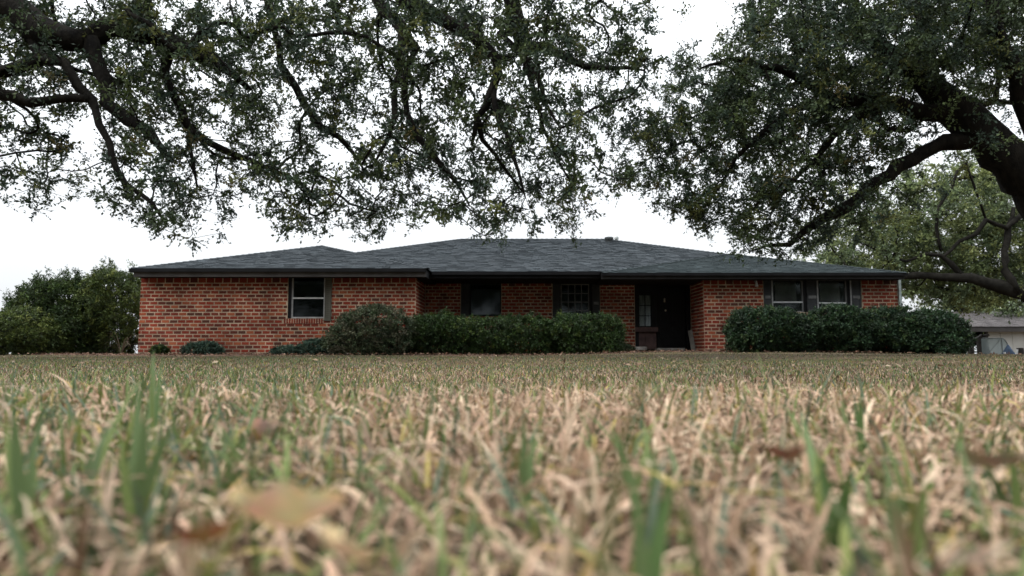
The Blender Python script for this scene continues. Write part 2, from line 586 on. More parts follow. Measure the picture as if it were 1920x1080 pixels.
MB().box(sill_op[0], sill_op[1], D1 - 0.012, D1 + 0.009, sill_op[2] + 0.006, sill_op[3] - 0.008).build('window_sill', M['mortar'], house)
# return wall of the wing and main block
D2 = 22.1
wall_r = MB().box(wx1 - 0.25, wx1 - 0.011, D1 + 0.26, D2 + 0.3, GZ, W_TOP + 0.06).build('wall', M['mortar'], house)
lay(wall_r, D1 + 0.024, D2, GZ + 0.02, W_TOP, wx1, '+x')
MB().box(wx0 + 0.011, wx0 + 0.25, D1 + 0.26, 30, GZ, W_TOP + 0.06).build('wall', M['mortar'], house)
# --- middle wall
mx0, mx1 = wx1, X(1190, D2)
M_TOP = Z(531, D2)
opA = (X(864, D2), X(940, D2), Z(593, D2), M_TOP)
opB = (X(1036, D2), X(1125, D2), Z(600, D2), M_TOP)
wall2 = wall_slab('wall', mx0 + 0.002, mx1, D2 + 0.011, D2 + 0.25, GZ, M_TOP + 0.04, [(o[0], o[1], o[2], M_TOP + 0.04) for o in (opA, opB)])
lay(wall2, mx0, mx1, GZ + 0.02, M_TOP, D2, 'y', [opA, opB])
# --- right wing
D3 = 20.6
rx0, rx1 = X(1319, D3), X(1685, D3)
R_TOP = Z(523.5, D3)
opC = (X(1432, D3), X(1616, D3), Z(585, D3), R_TOP)
wall3 = wall_slab('wall', rx0 + .011, rx1 - .011, D3 + 0.011, D3 + 0.25, GZ, R_TOP + 0.04, [(opC[0], opC[1], opC[2], R_TOP + 0.04)])
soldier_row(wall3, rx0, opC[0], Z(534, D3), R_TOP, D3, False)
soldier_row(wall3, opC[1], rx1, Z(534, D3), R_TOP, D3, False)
lay(wall3, rx0, rx1, GZ + 0.02, Z(534, D3), D3, 'y', [opC])
wall4 = MB().box(rx0 + 0.011, rx0 + 0.25, D3 + 0.26, D2 + 0.3, GZ, R_TOP + 0.04).build('wall', M['mortar'], house)
lay(wall4, D3 + 0.024, D2, GZ + 0.02, R_TOP, rx0, '-x')
MB().box(rx1 - 0.25, rx1 - 0.011, D3 + 0.26, 31, GZ, R_TOP + 0.04).build('wall', M['mortar'], house)
MB().box(wx0 + 0.3, rx1 - 0.3, 31, 31.25, GZ, R_TOP).build('wall', M['mortar'], house)
LOOSE.build('brickwork', M['brick'], house, kind='stuff', color=True)

# --- dark rooms behind the windows
room = MB()
for (a, b_, d) in ((op1[0] - .3, op1[1] + .3, D1), (opA[0] - .3, opA[1] + .3, D2), (opB[0] - .3, opB[1] + .3, D2), (opC[0] - .3, opC[1] + .3, D3)):
    room.box(a, b_, d + 1.2, d + 1.25, 0, 2.17)
    room.box(a, a + .02, d + .27, d + 1.19, 0, 2.17); room.box(b_ - .02, b_, d + .27, d + 1.19, 0, 2.17)
    room.box(a, b_, d + .27, d + 1.19, 0, .02); room.box(a, b_, d + .27, d + 1.19, 2.12, 2.15)
room.build('interior_wall', M['inside'], house)


def window(x0, x1, z0, z1, d, rail=None, grid=None, mat='alu', glass='glass', fw=0.035, rail_mat='white', blind=None, head=True):
    f = MB()
    f.box(x0, x0 + fw, d, d + 0.08, z0, z1); f.box(x1 - fw, x1, d, d + 0.08, z0, z1)
    f.box(x0 + fw, x1 - fw, d, d + 0.08, z0, z0 + fw)
    if head: f.box(x0 + fw, x1 - fw, d, d + 0.08, z1 - fw, z1)
    w = f.build('window', M[mat], house)
    MB().box(x0 + fw, x1 - fw, d + 0.045, d + 0.051, z0 + fw, z1 - fw).build('pane', M[glass], w)
    if rail is not None:
        MB().box(x0 + fw, x1 - fw, d - 0.008, d + 0.04, rail - 0.022, rail + 0.016).build('sash_rail', M[rail_mat], w)
    if grid:
        nx, nz = grid
        for i in range(1, nx):
            xx = x0 + fw + (x1 - x0 - 2 * fw) * i / nx
            MB().box(xx - .011, xx + .011, d + 0.02, d + 0.042, z0 + fw, z1 - fw).build('muntin', M[mat], w)
        for i in range(1, nz):
            zz = z0 + fw + (z1 - z0 - 2 * fw) * i / nz
            MB().box(x0 + fw, x1 - fw, d + 0.016, d + 0.041, zz - .011, zz + .011).build('muntin', M[mat], w)
    if blind:
        b = MB()
        bz0, bz1, bx0, bx1 = blind
        nn = 22
        for i in range(nn):
            za = bz0 + (bz1 - bz0) * i / nn
            b.add([(bx0, d + .13, za), (bx1, d + .13, za), (bx1, d + .155, za + (bz1 - bz0) / nn * 1.02), (bx0, d + .155, za + (bz1 - bz0) / nn * 1.02)], [(0, 1, 2, 3)])
        b.build('blind', M['blind'], w)
    return w


SLATS = {}


def shutter(x0, x1, z0, z1, d, mat, nslat=16, mid=True, fw=0.04, proud=0.03, light=None):
    f = MB()
    y0, y1 = d - proud, d - 0.002
    f.box(x0, x0 + fw, y0, y1, z0, z1); f.box(x1 - fw, x1, y0, y1, z0, z1)
    f.box(x0 + fw, x1 - fw, y0, y1, z0, z0 + fw * 1.4); f.box(x0 + fw, x1 - fw, y0, y1, z1 - fw * 1.4, z1)
    zm = z0 + (z1 - z0) * 0.46
    s = f.build('shutter', M[mat], house)
    if mid:
        MB().box(x0 + fw, x1 - fw, y0 - 0.002, y1, zm - 0.045, zm + 0.045).build('rail', M[light or mat], s)
    w = x1 - x0 - 2 * fw
    st = (z1 - z0 - 2.8 * fw) / nslat
    key = (round(w, 3), round(st, 4), mat)
    if key not in SLATS:
        b = MB()
        b.add([(-w / 2, 0.0, -st * .5), (w / 2, 0.0, -st * .5), (w / 2, 0.018, st * .62), (-w / 2, 0.018, st * .62),
               (-w / 2, 0.006, -st * .56), (w / 2, 0.006, -st * .56), (w / 2, 0.024, st * .56), (-w / 2, 0.024, st * .56)],
              [(0, 1, 2, 3), (7, 6, 5, 4), (0, 4, 5, 1), (1, 5, 6, 2), (2, 6, 7, 3), (3, 7, 4, 0)])
        SLATS[key] = b.mesh('slat', M[mat])
    for i in range(nslat):
        zz = z0 + 1.4 * fw + (i + .5) * st
        if mid and abs(zz - zm) < 0.05: continue
        place('slat', SLATS[key], s, ((x0 + x1) / 2, y0 + 0.003, zz))
    return s


# left wing window with its shutters
window(X(546, D1), X(608.5, D1), Z(597, D1) + .01, W_TOP + .02, D1 + 0.05, rail=Z(558.5, D1), glass='glass_blue')
MB().box(op1[0], X(546, D1), D1 + 0.03, D1 + 0.2, op1[2], W_TOP + 0.02).build('window_jamb', M['dark_wood'], house)
shutter(X(609.3, D1), X(622, D1), Z(602, D1), W_TOP - 0.01, D1 - 0.004, 'shutter', 20, mid=False, fw=0.02)
# middle windows
shutter(X(864, D2), X(880, D2), Z(593, D2), M_TOP - .01, D2 + 0.05, 'shutter_dark', 16)
window(X(880.5, D2), X(940, D2), Z(592, D2), M_TOP - .01, D2 + 0.05, rail=None, mat='dark_wood', glass='glass_blue')
shutter(X(1036, D2), X(1051, D2), Z(600, D2), M_TOP - .01, D2 + 0.05, 'shutter_dark', 16, light='shutter_dark')
window(X(1052, D2), X(1105, D2), Z(600, D2), M_TOP - .02, D2 + 0.06, grid=(4, 4), mat='alu_dim', glass='glass', fw=0.03)
MB().box(X(1105.5, D2), X(1110.5, D2), D2 + 0.04, D2 + 0.12, Z(600, D2), M_TOP - .01).build('window_jamb', M['dark_wood'], house)
shutter(X(1111, D2), X(1125, D2), Z(600, D2), M_TOP - .01, D2 + 0.05, 'shutter_dark', 16, light='alu_dim')
# right wing windows
zb, zt = Z(585, D3), R_TOP - .01
shutter(X(1433, D3), X(1448, D3), zb, zt, D3 + .05, 'shutter_dark', 16, light='alu_dim')
for (a, b_) in ((1449.5, 1508), (1535, 1590)):
    window(X(a, D3), X(b_, D3), zb, zt, D3 + .07, rail=Z(566 if a < 1500 else 567.5, D3), mat='alu_dim', glass='glass_clear', blind=(Z(563, D3), zt - .05, X(a + 9, D3), X(b_ - 9, D3)))
MB().box(X(1508.4, D3), X(1513.5, D3), D3 + .05, D3 + .16, zb, zt).build('window_jamb', M['dark_wood'], house)
shutter(X(1514, D3), X(1534, D3), zb, zt, D3 + .05, 'shutter_dark', 16, light='alu_dim')
MB().box(X(1590.4, D3), X(1597.5, D3), D3 + .05, D3 + .16, zb, zt).build('window_jamb', M['dark_wood'], house)
shutter(X(1598, D3), X(1615.5, D3), zb, zt, D3 + .05, 'shutter_dark', 16, light='alu_dim')

for px in (1448.6, 1533.8, 1596.4):
    MB().box(X(px - .9, D3), X(px + .9, D3), D3 + .012, D3 + .049, zb, zt).build('window_trim', M['alu'], house)

# --- entry recess
ex0, ex1 = X(1190, D2) + .003, rx0
sx1 = X(1231, D2)
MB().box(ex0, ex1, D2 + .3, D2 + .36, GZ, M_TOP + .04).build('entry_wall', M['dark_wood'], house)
# timber framing
fr = MB()
fr.box(ex0, X(1197, D2), D2 + .02, D2 + .2, 0.02, M_TOP)
fr.box(X(1223, D2), sx1, D2 + .02, D2 + .2, Z(621, D2), M_TOP)
fr.box(X(1197, D2), X(1223, D2), D2 + .02, D2 + .2, Z(551, D2), M_TOP)
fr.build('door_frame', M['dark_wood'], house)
sl = window(X(1197.3, D2), X(1222.7, D2), Z(613, D2), Z(551.5, D2), D2 + .06, grid=(2, 3), mat='dark_wood', glass='glass_clear', fw=.03)
cu = MB()
cx0, cx1 = X(1199, D2), X(1221, D2)
nn = 14
for i in range(nn):
    a, b_ = cx0 + (cx1 - cx0) * i / nn, cx0 + (cx1 - cx0) * (i + 1) / nn
    ya, yb = D2 + .15 + .015 * (i % 2), D2 + .15 + .015 * ((i + 1) % 2)
    cu.add([(a, ya, Z(612, D2)), (b_, yb, Z(612, D2)), (b_, yb, Z(553, D2)), (a, ya, Z(553, D2))], [(0, 1, 2, 3)])
cu.build('curtain', M['curtain'], sl)
MB().box(ex0, sx1 + .02, D2 - .06, D2 + .22, Z(622, D2), Z(613.5, D2)).build('window_ledge', M['red_wood'], house)
wp = MB().box(ex0, sx1 - .02, D2 + .05, D2 + .2, Z(655, D2), Z(622.3, D2)).build('wood_panel', M['red_wood'], house)
for (a, b_) in ((1193, 1207.5), (1209.5, 1225)):
    MB().box(X(a, D2), X(b_, D2), D2 + .03, D2 + .048, Z(653, D2), Z(626, D2)).build('panel_board', M['red_wood'], wp)
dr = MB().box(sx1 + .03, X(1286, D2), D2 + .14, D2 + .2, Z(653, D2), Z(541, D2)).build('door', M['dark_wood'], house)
for (a, b_, z0, z1) in ((1239, 1256, 648, 612), (1262, 1279, 648, 612), (1239, 1256, 600, 550), (1262, 1279, 600, 550)):
    MB().box(X(a, D2), X(b_, D2), D2 + .125, D2 + .138, Z(z0, D2), Z(z1, D2)).build('door_panel', M['dark_wood'], dr)
p = P(1246, 563, D2 + .1)
kn = MB().lathe(0, 0, [(0.012, -.07), (0.03, -.05), (.02, 0), (.034, .05), (.012, .075)], 10)
kn.v = [(v[0] + p.x, v[1] * .6 + p.y, v[2] + p.z) for v in kn.v]
kn.build('door_knocker', M['brass'], dr, smooth=True)
p = P(1248, 582, D2 + .1)
kn = MB().lathe(0, 0, [(0.01, -.035), (0.03, -.02), (.034, 0), (.03, .02), (.01, .035)], 10)
kn.v = [(v[0] + p.x, v[1] + p.y, v[2] + p.z) for v in kn.v]
kn.build('door_knob', M['brass'], dr, smooth=True)
MB().box(X(1228, D2), X(1278, D2), D2 - .25, D2 + .14, -.02, Z(652.5, D2)).build('doorstep', M['concrete'], house)
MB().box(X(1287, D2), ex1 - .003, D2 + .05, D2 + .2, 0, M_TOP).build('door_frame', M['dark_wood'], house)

# --- roofs
def shingle_plane(mb, e0, e1, t1, t0, seed, base=(0.060, 0.070, 0.078), expo=0.15):
    """overlapping shingle courses on the plane eave e0-e1, top t0-t1"""
    r = random.Random(seed)
    e0, e1, t0, t1 = map(Vector, (e0, e1, t0, t1))
    ax = (e1 - e0).normalized()
    nrm = (e1 - e0).cross(t0 - e0).normalized()
    if nrm.z < 0: nrm = -nrm
    up = nrm.cross(ax)
    if up.z < 0: up = -up
    H = (t0 - e0).dot(up)
    rows = max(1, int(round(H / expo)))
    le = (e1 - e0).length
    a0t, a1t = (t0 - e0).dot(ax), (t1 - e0).dot(ax)
    for k in range(rows):
        h0, h1 = H * k / rows - 0.012, H * (k + 1) / rows + 0.01
        f0, f1 = max(0, h0 / H), min(1, h1 / H)
        L0, R0 = a0t * f0, le + (a1t - le) * f0
        L1, R1 = a0t * f1, le + (a1t - le) * f1
        x = L0 - r.random() * .3
        while x < R0:
            w = r.uniform(.16, .32)
            xa, xb = x, x + w - 0.006
            x += w
            lo0, lo1 = max(xa, L0), min(xb, R0)
            hi0, hi1 = max(xa, L1), min(xb, R1)
            if lo1 - lo0 < .015: continue
            if hi1 < hi0: hi0 = hi1 = min(max((lo0 + lo1) / 2, L1), R1)
            th = r.uniform(.012, .026)
            g = r.uniform(.88, 1.12)
            if r.random() < .04: g *= 1.3
            mb.tint = tuple(c * g for c in base)
            dz = r.uniform(-.008, .008)
            A, B = e0 + ax * lo0 + up * (h0 + dz) + nrm * th, e0 + ax * lo1 + up * (h0 + dz) + nrm * th
            C, D = e0 + ax * hi1 + up * h1 + nrm * .003, e0 + ax * hi0 + up * h1 + nrm * .003
            E, F = A - nrm * th, B - nrm * th
            mb.add([A, B, C, D, E, F], [(0, 1, 2, 3), (4, 5, 1, 0)])


def ridge_caps(mb, a, b, seed, base=(0.060, 0.070, 0.078)):
    r = random.Random(seed)
    a, b = Vector(a), Vector(b)
    L = (b - a).length; n_ = int(L / .2)
    for i in range(n_):
        p, q = a.lerp(b, i / n_), a.lerp(b, (i + 1.15) / n_)
        g = r.uniform(.7, 1.1); mb.tint = tuple(c * g for c in base)
        p = p + Vector((0, 0, .03)); q = q + Vector((0, 0, .012))
        d = (q - p).normalized(); s = d.cross(Vector((0, 0, 1))).normalized() * .13
        dn = Vector((0, 0, -.035))
        mb.add([p, p + s + dn, q + s + dn, q, p - s + dn, q - s + dn], [(0, 1, 2, 3), (4, 0, 3, 5)])


def hip_roof(eave_pts, faces_shingled, hips, deck, seed, base=(0.060, 0.070, 0.078)):
    dk = MB()
    for f in deck:
        vs = [Vector(p) - Vector((0, 0, .012)) for p in f]
        dk.add(vs, [tuple(range(len(vs)))])
    rf = dk.build('roof', M['gutter'], house)
    s = MB()
    for i, f in enumerate(faces_shingled):
        shingle_plane(s, *f, seed=seed + i, base=base)
    for i, (a, b_) in enumerate(hips):
        ridge_caps(s, a, b_, seed + 50 + i, base)
    s.build('shingles', M['shingle'], rf, kind='stuff', color=True)
    return rf


# main block
de = 20.2
ez = EAVE_Z
ry, rz = 27.0, EAVE_Z + 0.303 * 6.8
A0, A1 = Vector((-8.9, de, ez)), Vector((10.5, de, ez))
R0, R1 = Vector((-2.05, ry, rz)), Vector((3.75, ry, rz))
B0, B1 = Vector((-8.9, 33.8, ez)), Vector((10.5, 33.8, ez))
main_roof = hip_roof(None, [(A0, A1, R1, R0), (B0, A0, R0, R0), (A1, B1, R1, R1)],
                     [(A0, R0), (A1, R1), (R0, R1)],
                     [(A0, A1, R1, R0), (B0, A0, R0), (A1, B1, R1), (B1, B0, R0, R1)], 100)
# left wing
le = 19.4
lx0, lx1 = X(243, le), X(801, le)
cxm = (lx0 + lx1) / 2
hw = (lx1 - lx0) / 2
L0, L1 = Vector((lx0, le, ez)), Vector((lx1, le, ez))
LA = Vector((cxm, le + hw, ez + .303 * hw))
LB = Vector((cxm, 30, ez + .303 * hw))
LZ = Vector((lx0, 31, ez)); LY = Vector((lx1, 31, ez))
left_roof = hip_roof(None, [(L0, L1, LA, LA), (LZ, L0, LA, LB), (L1, LY, LB, LA)], [(L0, LA), (L1, LA), (LA, LB)],
                     [(L0, L1, LA), (LZ, L0, LA, LB), (L1, LY, LB, LA), (LY, LZ, LB)], 200)
# right wing
re_ = 20.0
rez = Z(511.5, re_)
q0, q1 = Vector((X(1128, re_), re_, rez)), Vector((X(1702, re_), re_, rez))
RA = P(1366, 476.5, 22.7)
RB = Vector((RA.x, 27, RA.z)); RY = Vector((q1.x, 31.5, rez)); RZ_ = Vector((q0.x, 27, rez - .1))
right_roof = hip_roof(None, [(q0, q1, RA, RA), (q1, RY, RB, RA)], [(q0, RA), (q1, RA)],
                      [(q0, q1, RA), (q1, RY, RB, RA), (RZ_, q0, RA, RB)], 300, base=(0.036, 0.047, 0.050))  # darker base puts the oak's shade into this wing's shingle colour
# fascia, gutter and soffit
MB().box(lx0 + .05, lx1 - .05, le + .05, le + .08, ez - .235, ez - .02).build('fascia', M['fascia'], house)
g = MB()
g.box(lx0 - .03, lx1 - .04, le - .06, le + .048, ez - .10, ez - .012)
g.box(lx0 - .06, lx0 + .049, le + .05, 30.5, ez - .10, ez - .013)
g.build('gutter', M['gutter'], house)
MB().box(lx0 + .051, lx0 + .08, le + .082, 30.4, ez - .235, ez - .02).build('fascia', M['fascia'], house)
MB().box(lx1 - .08, lx1 - .051, le + .082, 22.0, ez - .235, ez - .02).build('fascia', M['gutter'], house)
MB().box(lx0 + .081, lx1 - .081, le + .081, 22.0, ez - .215, ez - .20).build('soffit', M['soffit'], house)
MB().box(lx1 + .03, q0.x, de + .03, de + .06, Z(521.5, de), ez - .02).build('fascia', M['gutter'], house)
MB().box(lx1 + .03, q0.x, de - .06, de + .028, ez - .10, ez - .012).build('gutter', M['gutter'], house)
MB().box(lx1 - .05, q0.x + .05, de + .062, D2 + .3, Z(521.5, de) + .015, Z(521.5, de) + .03).build('soffit', M['soffit'], house)
rzf = Z(523, re_)
MB().box(q0.x + .003, q1.x - .05, re_ + .03, re_ + .06, rzf, rez - .02).build('fascia', M['fascia_dark'], house)
MB().box(q0.x + .003, q1.x + .02, re_ - .05, re_ + .028, rez - .085, rez - .012).build('gutter', M['gutter'], house)
MB().box(q1.x - .08, q1.x - .051, re_ + .062, 31, rzf, rez - .02).build('fascia', M['fascia'], house)
MB().box(q0.x + .056, q1.x - .081, re_ + .062, D2 + .3, rzf + .015, rzf + .03).build('soffit', M['soffit'], house)
MB().box(rx1 - .3, q1.x - .081, D2 + .301, 31, rzf + .015, rzf + .03).build('soffit', M['soffit'], house)
MB().box(X(1683.5, D3), X(1688, D3), D3 - .08, D3 - .01, GZ, R_TOP - .01).build('downspout', M['downspout'], house)
# roof vents near the ridge
pv = P(1142, 452, 26.3)
v = MB()
v.lathe(pv.x, pv.y, [(.10, pv.z - .1), (.10, pv.z + .03), (.15, pv.z + .04), (.165, pv.z + .10), (.15, pv.z + .15), (.05, pv.z + .17)], 14)
for k in range(14):
    a = k * math.tau / 14
    v.bar((pv.x + .168 * math.cos(a), pv.y + .168 * math.sin(a), pv.z + .045), (pv.x + .168 * math.cos(a + .3), pv.y + .168 * math.sin(a + .3), pv.z + .145), .012, .01)
v.build('roof_vent', M['vent_dark'], main_roof)
pv = P(1156, 452, 26.6)
MB().lathe(pv.x, pv.y, [(.05, pv.z - .1), (.05, pv.z + .06), (.09, pv.z + .07), (.09, pv.z + .14), (.04, pv.z + .2)], 12).build('vent_pipe', M['galv'], main_roof)

# objects at the entry
p = P(1201, 653, 21.5)
st = MB()
vs, fs = [], []
nn = 12
for zz, s in ((-.05, 1.0), (.02, 1.02), (.05, .93)):
    for k in range(nn):
        a = k * math.tau / nn
        rr = s * (1 + .07 * math.sin(3 * a + 1))
        vs.append((p.x + .19 * rr * math.cos(a), p.y + .15 * rr * math.sin(a), p.z + zz))
for i in range(2):
    for k in range(nn):
        fs.append((i * nn + k, i * nn + (k + 1) % nn, (i + 1) * nn + (k + 1) % nn, (i + 1) * nn + k))
fs.append(tuple(2 * nn + k for k in range(nn)))
o = st.add(vs, fs).build('stepping_stone', M['concrete'], smooth=False)
tag(o, 'pale flat stone lying under the red brown wooden panel', 'stone')

bx = MB()
x0, x1 = X(1290, 21.9), X(1304, 21.9)
zb_, zt_ = 0.0, Z(617, 21.9)
bx.add([(x0, 21.6, zb_), (x1, 21.6, zb_), (x1, 21.98, zt_), (x0, 21.98, zt_ - .05), (x0, 21.63, zb_), (x1, 21.63, zb_), (x1, 22.01, zt_), (x0, 22.01, zt_ - .05)],
       [(0, 1, 2, 3), (7, 6, 5, 4), (0, 4, 5, 1), (1, 5, 6, 2), (2, 6, 7, 3), (3, 7, 4, 0)])
o = bx.build('leaning_board', M['board'])
tag(o, 'weathered grey board leaning in the dark entry beside the brick corner', 'board')

lp = P(1418, 532, D3 - .1)
lamp = empty('wall_lamp', (lp.x, D3, lp.z), 'small pale cone shaped lamp on the brick wall under the eave', 'lamp')
MB().lathe(lp.x, lp.y - .02, [(.055, lp.z - .085), (.045, lp.z - .05), (.02, lp.z + .05), (.012, lp.z + .09)], 12).build('lamp_shade', M['white'], lamp, smooth=True)
MB().box(lp.x - .03, lp.x + .03, lp.y + .03, D3 + .004, lp.z + .04, lp.z + .1).build('bracket', M['alu_dim'], lamp)

# ------------------------------------------------------------------ foliage tools
def unit(v):
    return v / np.maximum(1e-9, np.linalg.norm(v, axis=-1, keepdims=True))


def leaf_quads(c, d, nrm, ln, wd):
    """one folded four-cornered leaf per row"""
    s = unit(np.cross(d, nrm))
    n2 = np.cross(s, d)
    ln = ln[:, None]; wd = wd[:, None]
    v = np.stack([c, c + d * ln * .5 + s * wd * .5 + n2 * wd * .14, c + d * ln, c + d * ln * .45 - s * wd * .5 + n2 * wd * .14], 1)
    return v.reshape(-1, 3)


def leaves_mesh(name, c, d, nrm, ln, wd, col, mat):
    v = leaf_quads(c, d, nrm, ln, wd)
    n_ = len(c)
    f = np.arange(n_ * 4).reshape(n_, 4)
    return np_mesh(name, v, f, mat, np.repeat(col, 4, axis=0))


def sprigs(centers, outward, rng, shoots=5, per=7, length=(.1, .24), lsize=(.045, .07), aspect=.42, droop=.25, spread=1.0):
    """little leafy shoots around each centre -> leaf arrays and shoot segments"""
    n_ = len(centers)
    c = np.repeat(centers, shoots, 0)
    o = np.repeat(outward, shoots, 0)
    sd = unit(rng.normal(size=c.shape) * spread + o * .6 + np.array([0, 0, -droop]))
    sl = rng.uniform(*length, size=len(c))
    t = (np.arange(per) + .6) / per
    base = c[:, None, :] + sd[:, None, :] * (sl[:, None] * t[None, :])[..., None]
    ld = unit(sd[:, None, :] * .7 + rng.normal(size=base.shape) * .75)
    nn = unit(rng.normal(size=base.shape) * .8 + np.array([0, 0, .7]))
    ln = rng.uniform(*lsize, size=base.shape[:2])
    wd = ln * aspect * rng.uniform(.8, 1.25, size=ln.shape)
    idx = np.repeat(np.repeat(np.arange(n_), shoots), per)
    return base.reshape(-1, 3), ld.reshape(-1, 3), nn.reshape(-1, 3), ln.ravel(), wd.ravel(), idx, (c, c + sd * sl[:, None])


def thin_tubes(a, b, r, mat_cols=None):
    """three-sided straws from a to b, vectorised"""
    d = unit(b - a)
    s = unit(np.cross(d, np.array([.31, .2, .93])))
    u = np.cross(s, d)
    vs = []
    for base, rr in ((a, r), (b, r * .5)):
        for k in range(3):
            an = k * math.tau / 3
            vs.append(base + (s * math.cos(an) + u * math.sin(an)) * np.asarray(rr)[:, None])
    v = np.stack(vs, 1).reshape(-1, 3)
    n_ = len(a)
    o = np.arange(n_)[:, None] * 6
    f = np.concatenate([o + np.array([[k, (k + 1) % 3, 3 + (k + 1) % 3, 3 + k]]) for k in range(3)], 0)
    return v, f


def catmull(pts, step):
    pts = [Vector(p) for p in pts]
    out = []
    for i in range(len(pts) - 1):
        p0, p1, p2, p3 = pts[max(0, i - 1)], pts[i], pts[i + 1], pts[min(len(pts) - 1, i + 2)]
        m = max(1, int((p2 - p1).length / step))
        for k in range(m):
            t = k / m
            out.append((0.5 * ((2 * p1) + (-p0 + p2) * t + (2 * p0 - 5 * p1 + 4 * p2 - p3) * t * t + (-p0 + 3 * p1 - 3 * p2 + p3) * t ** 3), i + t))
    out.append((pts[-1], len(pts) - 1))
    return out


class Tree:
    def __init__(self, seed, step=.2):
        self.rng = np.random.default_rng(seed)
        self.pos, self.par, self.plen = [], [], []
        self.limbs = []      # polylines (points, radii)
        self.step = step

    def limb(self, pts, radii, wig=.04, attach=True):
        s = catmull(pts, self.step)
        P_, R_ = [], []
        for i, (p, t) in enumerate(s):
            k = min(int(t), len(radii) - 2)
            r = radii[k] + (radii[k + 1] - radii[k]) * (t - k)
            w = min(wig, r * .9)
            if 0 < i < len(s) - 1:
                p = p + Vector(self.rng.normal(size=3) * w * .5)
            P_.append(p); R_.append(r * self.rng.uniform(.9, 1.12))
        self.limbs.append((P_, R_))
        base_par, base_len = -1, 0.0
        if self.pos and attach:
            a = np.array(self.pos); dd = np.linalg.norm(a - np.array(P_[0]), axis=1)
            base_par = int(dd.argmin()); base_len = self.plen[base_par]
            if dd.min() > .02:
                P_.insert(0, Vector(self.pos[base_par])); R_.insert(0, R_[0])
        prev = base_par; L = base_len
        for i, p in enumerate(P_):
            self.pos.append(tuple(p)); self.par.append(prev)
            if i: L += (P_[i] - P_[i - 1]).length
            self.plen.append(L); prev = len(self.pos) - 1

    def grow(self, targets, bf=.25, sag=.12, skip=0):
        """joins every target to the nearest wood, nearest first (a spanning tree)"""
        n0 = len(self.pos)
        self.n_skel = n0
        N = len(targets)
        cap = n0 + N * 14
        pos = np.zeros((cap, 3)); par = np.full(cap, -1, int); pl = np.zeros(cap)
        pos[:n0] = self.pos; par[:n0] = self.par; pl[:n0] = self.plen
        best = np.full(N, 1e9); bn = np.zeros(N, int)
        for s0 in range(skip, n0, 64):
            blk = pos[s0:min(n0, s0 + 64)]
            dm = np.linalg.norm(targets[:, None] - blk[None], axis=2) + bf * 0.15 * pl[s0:s0 + len(blk)][None]
            k = dm.argmin(1); v = dm[np.arange(N), k]
            m = v < best; best[m] = v[m]; bn[m] = k[m] + s0
        n_ = n0
        done = np.zeros(N, bool)
        self.tips = np.zeros(N, int)
        rng = self.rng
        for it in range(N):
            i = int(np.argmin(np.where(done, 1e9, best)))
            done[i] = True
            a = pos[bn[i]]; b = targets[i]
            d = b - a; L = np.linalg.norm(d)
            m = max(1, min(12, int(L / self.step)))
            # leave along the parent's direction, then bend towards the target
            pp = par[bn[i]]
            pd = unit(a - pos[pp]) if pp >= 0 else np.array([0, 0, 1.])
            prev = bn[i]; new0 = n_
            side = rng.normal(size=3) * L * .10
            for k in range(1, m + 1):
                t = k / m
                q = a + d * t + pd * L * .22 * (t * (1 - t)) * 2 + side * math.sin(math.pi * t) + np.array([0, 0, sag]) * L * t * (1 - t)
                if k < m: q = q + rng.normal(size=3) * .02
                pos[n_] = q; par[n_] = prev; pl[n_] = pl[prev] + np.linalg.norm(q - pos[prev]); prev = n_; n_ += 1
            self.tips[i] = n_ - 1
            for j in range(new0, n_):
                dd = np.linalg.norm(targets - pos[j], axis=1) + bf * pl[j] * .15
                mk = (dd < best) & ~done
                best[mk] = dd[mk]; bn[mk] = j
        self.P, self.A, self.n = pos[:n_], par[:n_], n_

    def branch_mesh(self, name, mat, r0=.0042, ex=.42, sides=5, rmax=.2):
        """tubes along chains of the grown wood; thickness from the number of tips carried"""
        n_, n0 = self.n, self.n_skel
        cnt = np.zeros(n_); cnt[self.tips] = 1
        for i in range(n_ - 1, n0 - 1, -1):
            if self.A[i] >= n0: cnt[self.A[i]] += cnt[i]
        rad = np.minimum(rmax, r0 * np.maximum(1, cnt) ** ex)
        self.rad = rad
        kids = {}
        for i in range(n0, n_): kids.setdefault(self.A[i], []).append(i)
        mb_v, mb_f = [], []
        tot = 0
        starts = [(k, i) for k, v in kids.items() if k < n0 for i in v]
        ang = np.arange(sides) * math.tau / sides
        ca, sa = np.cos(ang)[None, :, None], np.sin(ang)[None, :, None]
        while starts:
            p, i = starts.pop()
            ch = [p, i]
            while True:
                ks = kids.get(ch[-1], [])
                if not ks: break
                ks = sorted(ks, key=lambda q: -cnt[q])
                ch.append(ks[0]); starts += [(ch[-2], k) for k in ks[1:]]
            q = self.P[ch].copy()
            r = rad[ch].copy(); r[0] = min(r[1] * 1.15, .2)
            if len(ch) > 3:
                q[1:-1] = q[1:-1] * .5 + (q[:-2] + q[2:]) * .25
            d = np.gradient(q, axis=0); d = unit(d)
            s = unit(np.cross(d, np.array([.12, .3, .95]))); u = np.cross(s, d)
            v = q[:, None, :] + (s[:, None, :] * ca + u[:, None, :] * sa) * r[:, None, None]
            m = len(ch)
            k = np.arange(sides); k2 = (k + 1) % sides
            o = (np.arange(m - 1) * sides)[:, None] + tot
            mb_v.append(v.reshape(-1, 3))
            mb_f.append(np.stack([o + k, o + k2, o + sides + k2, o + sides + k], -1).reshape(-1, 4))
            tot += m * sides
        return np_mesh(name, np.concatenate(mb_v), np.concatenate(mb_f), mat, smooth=True)


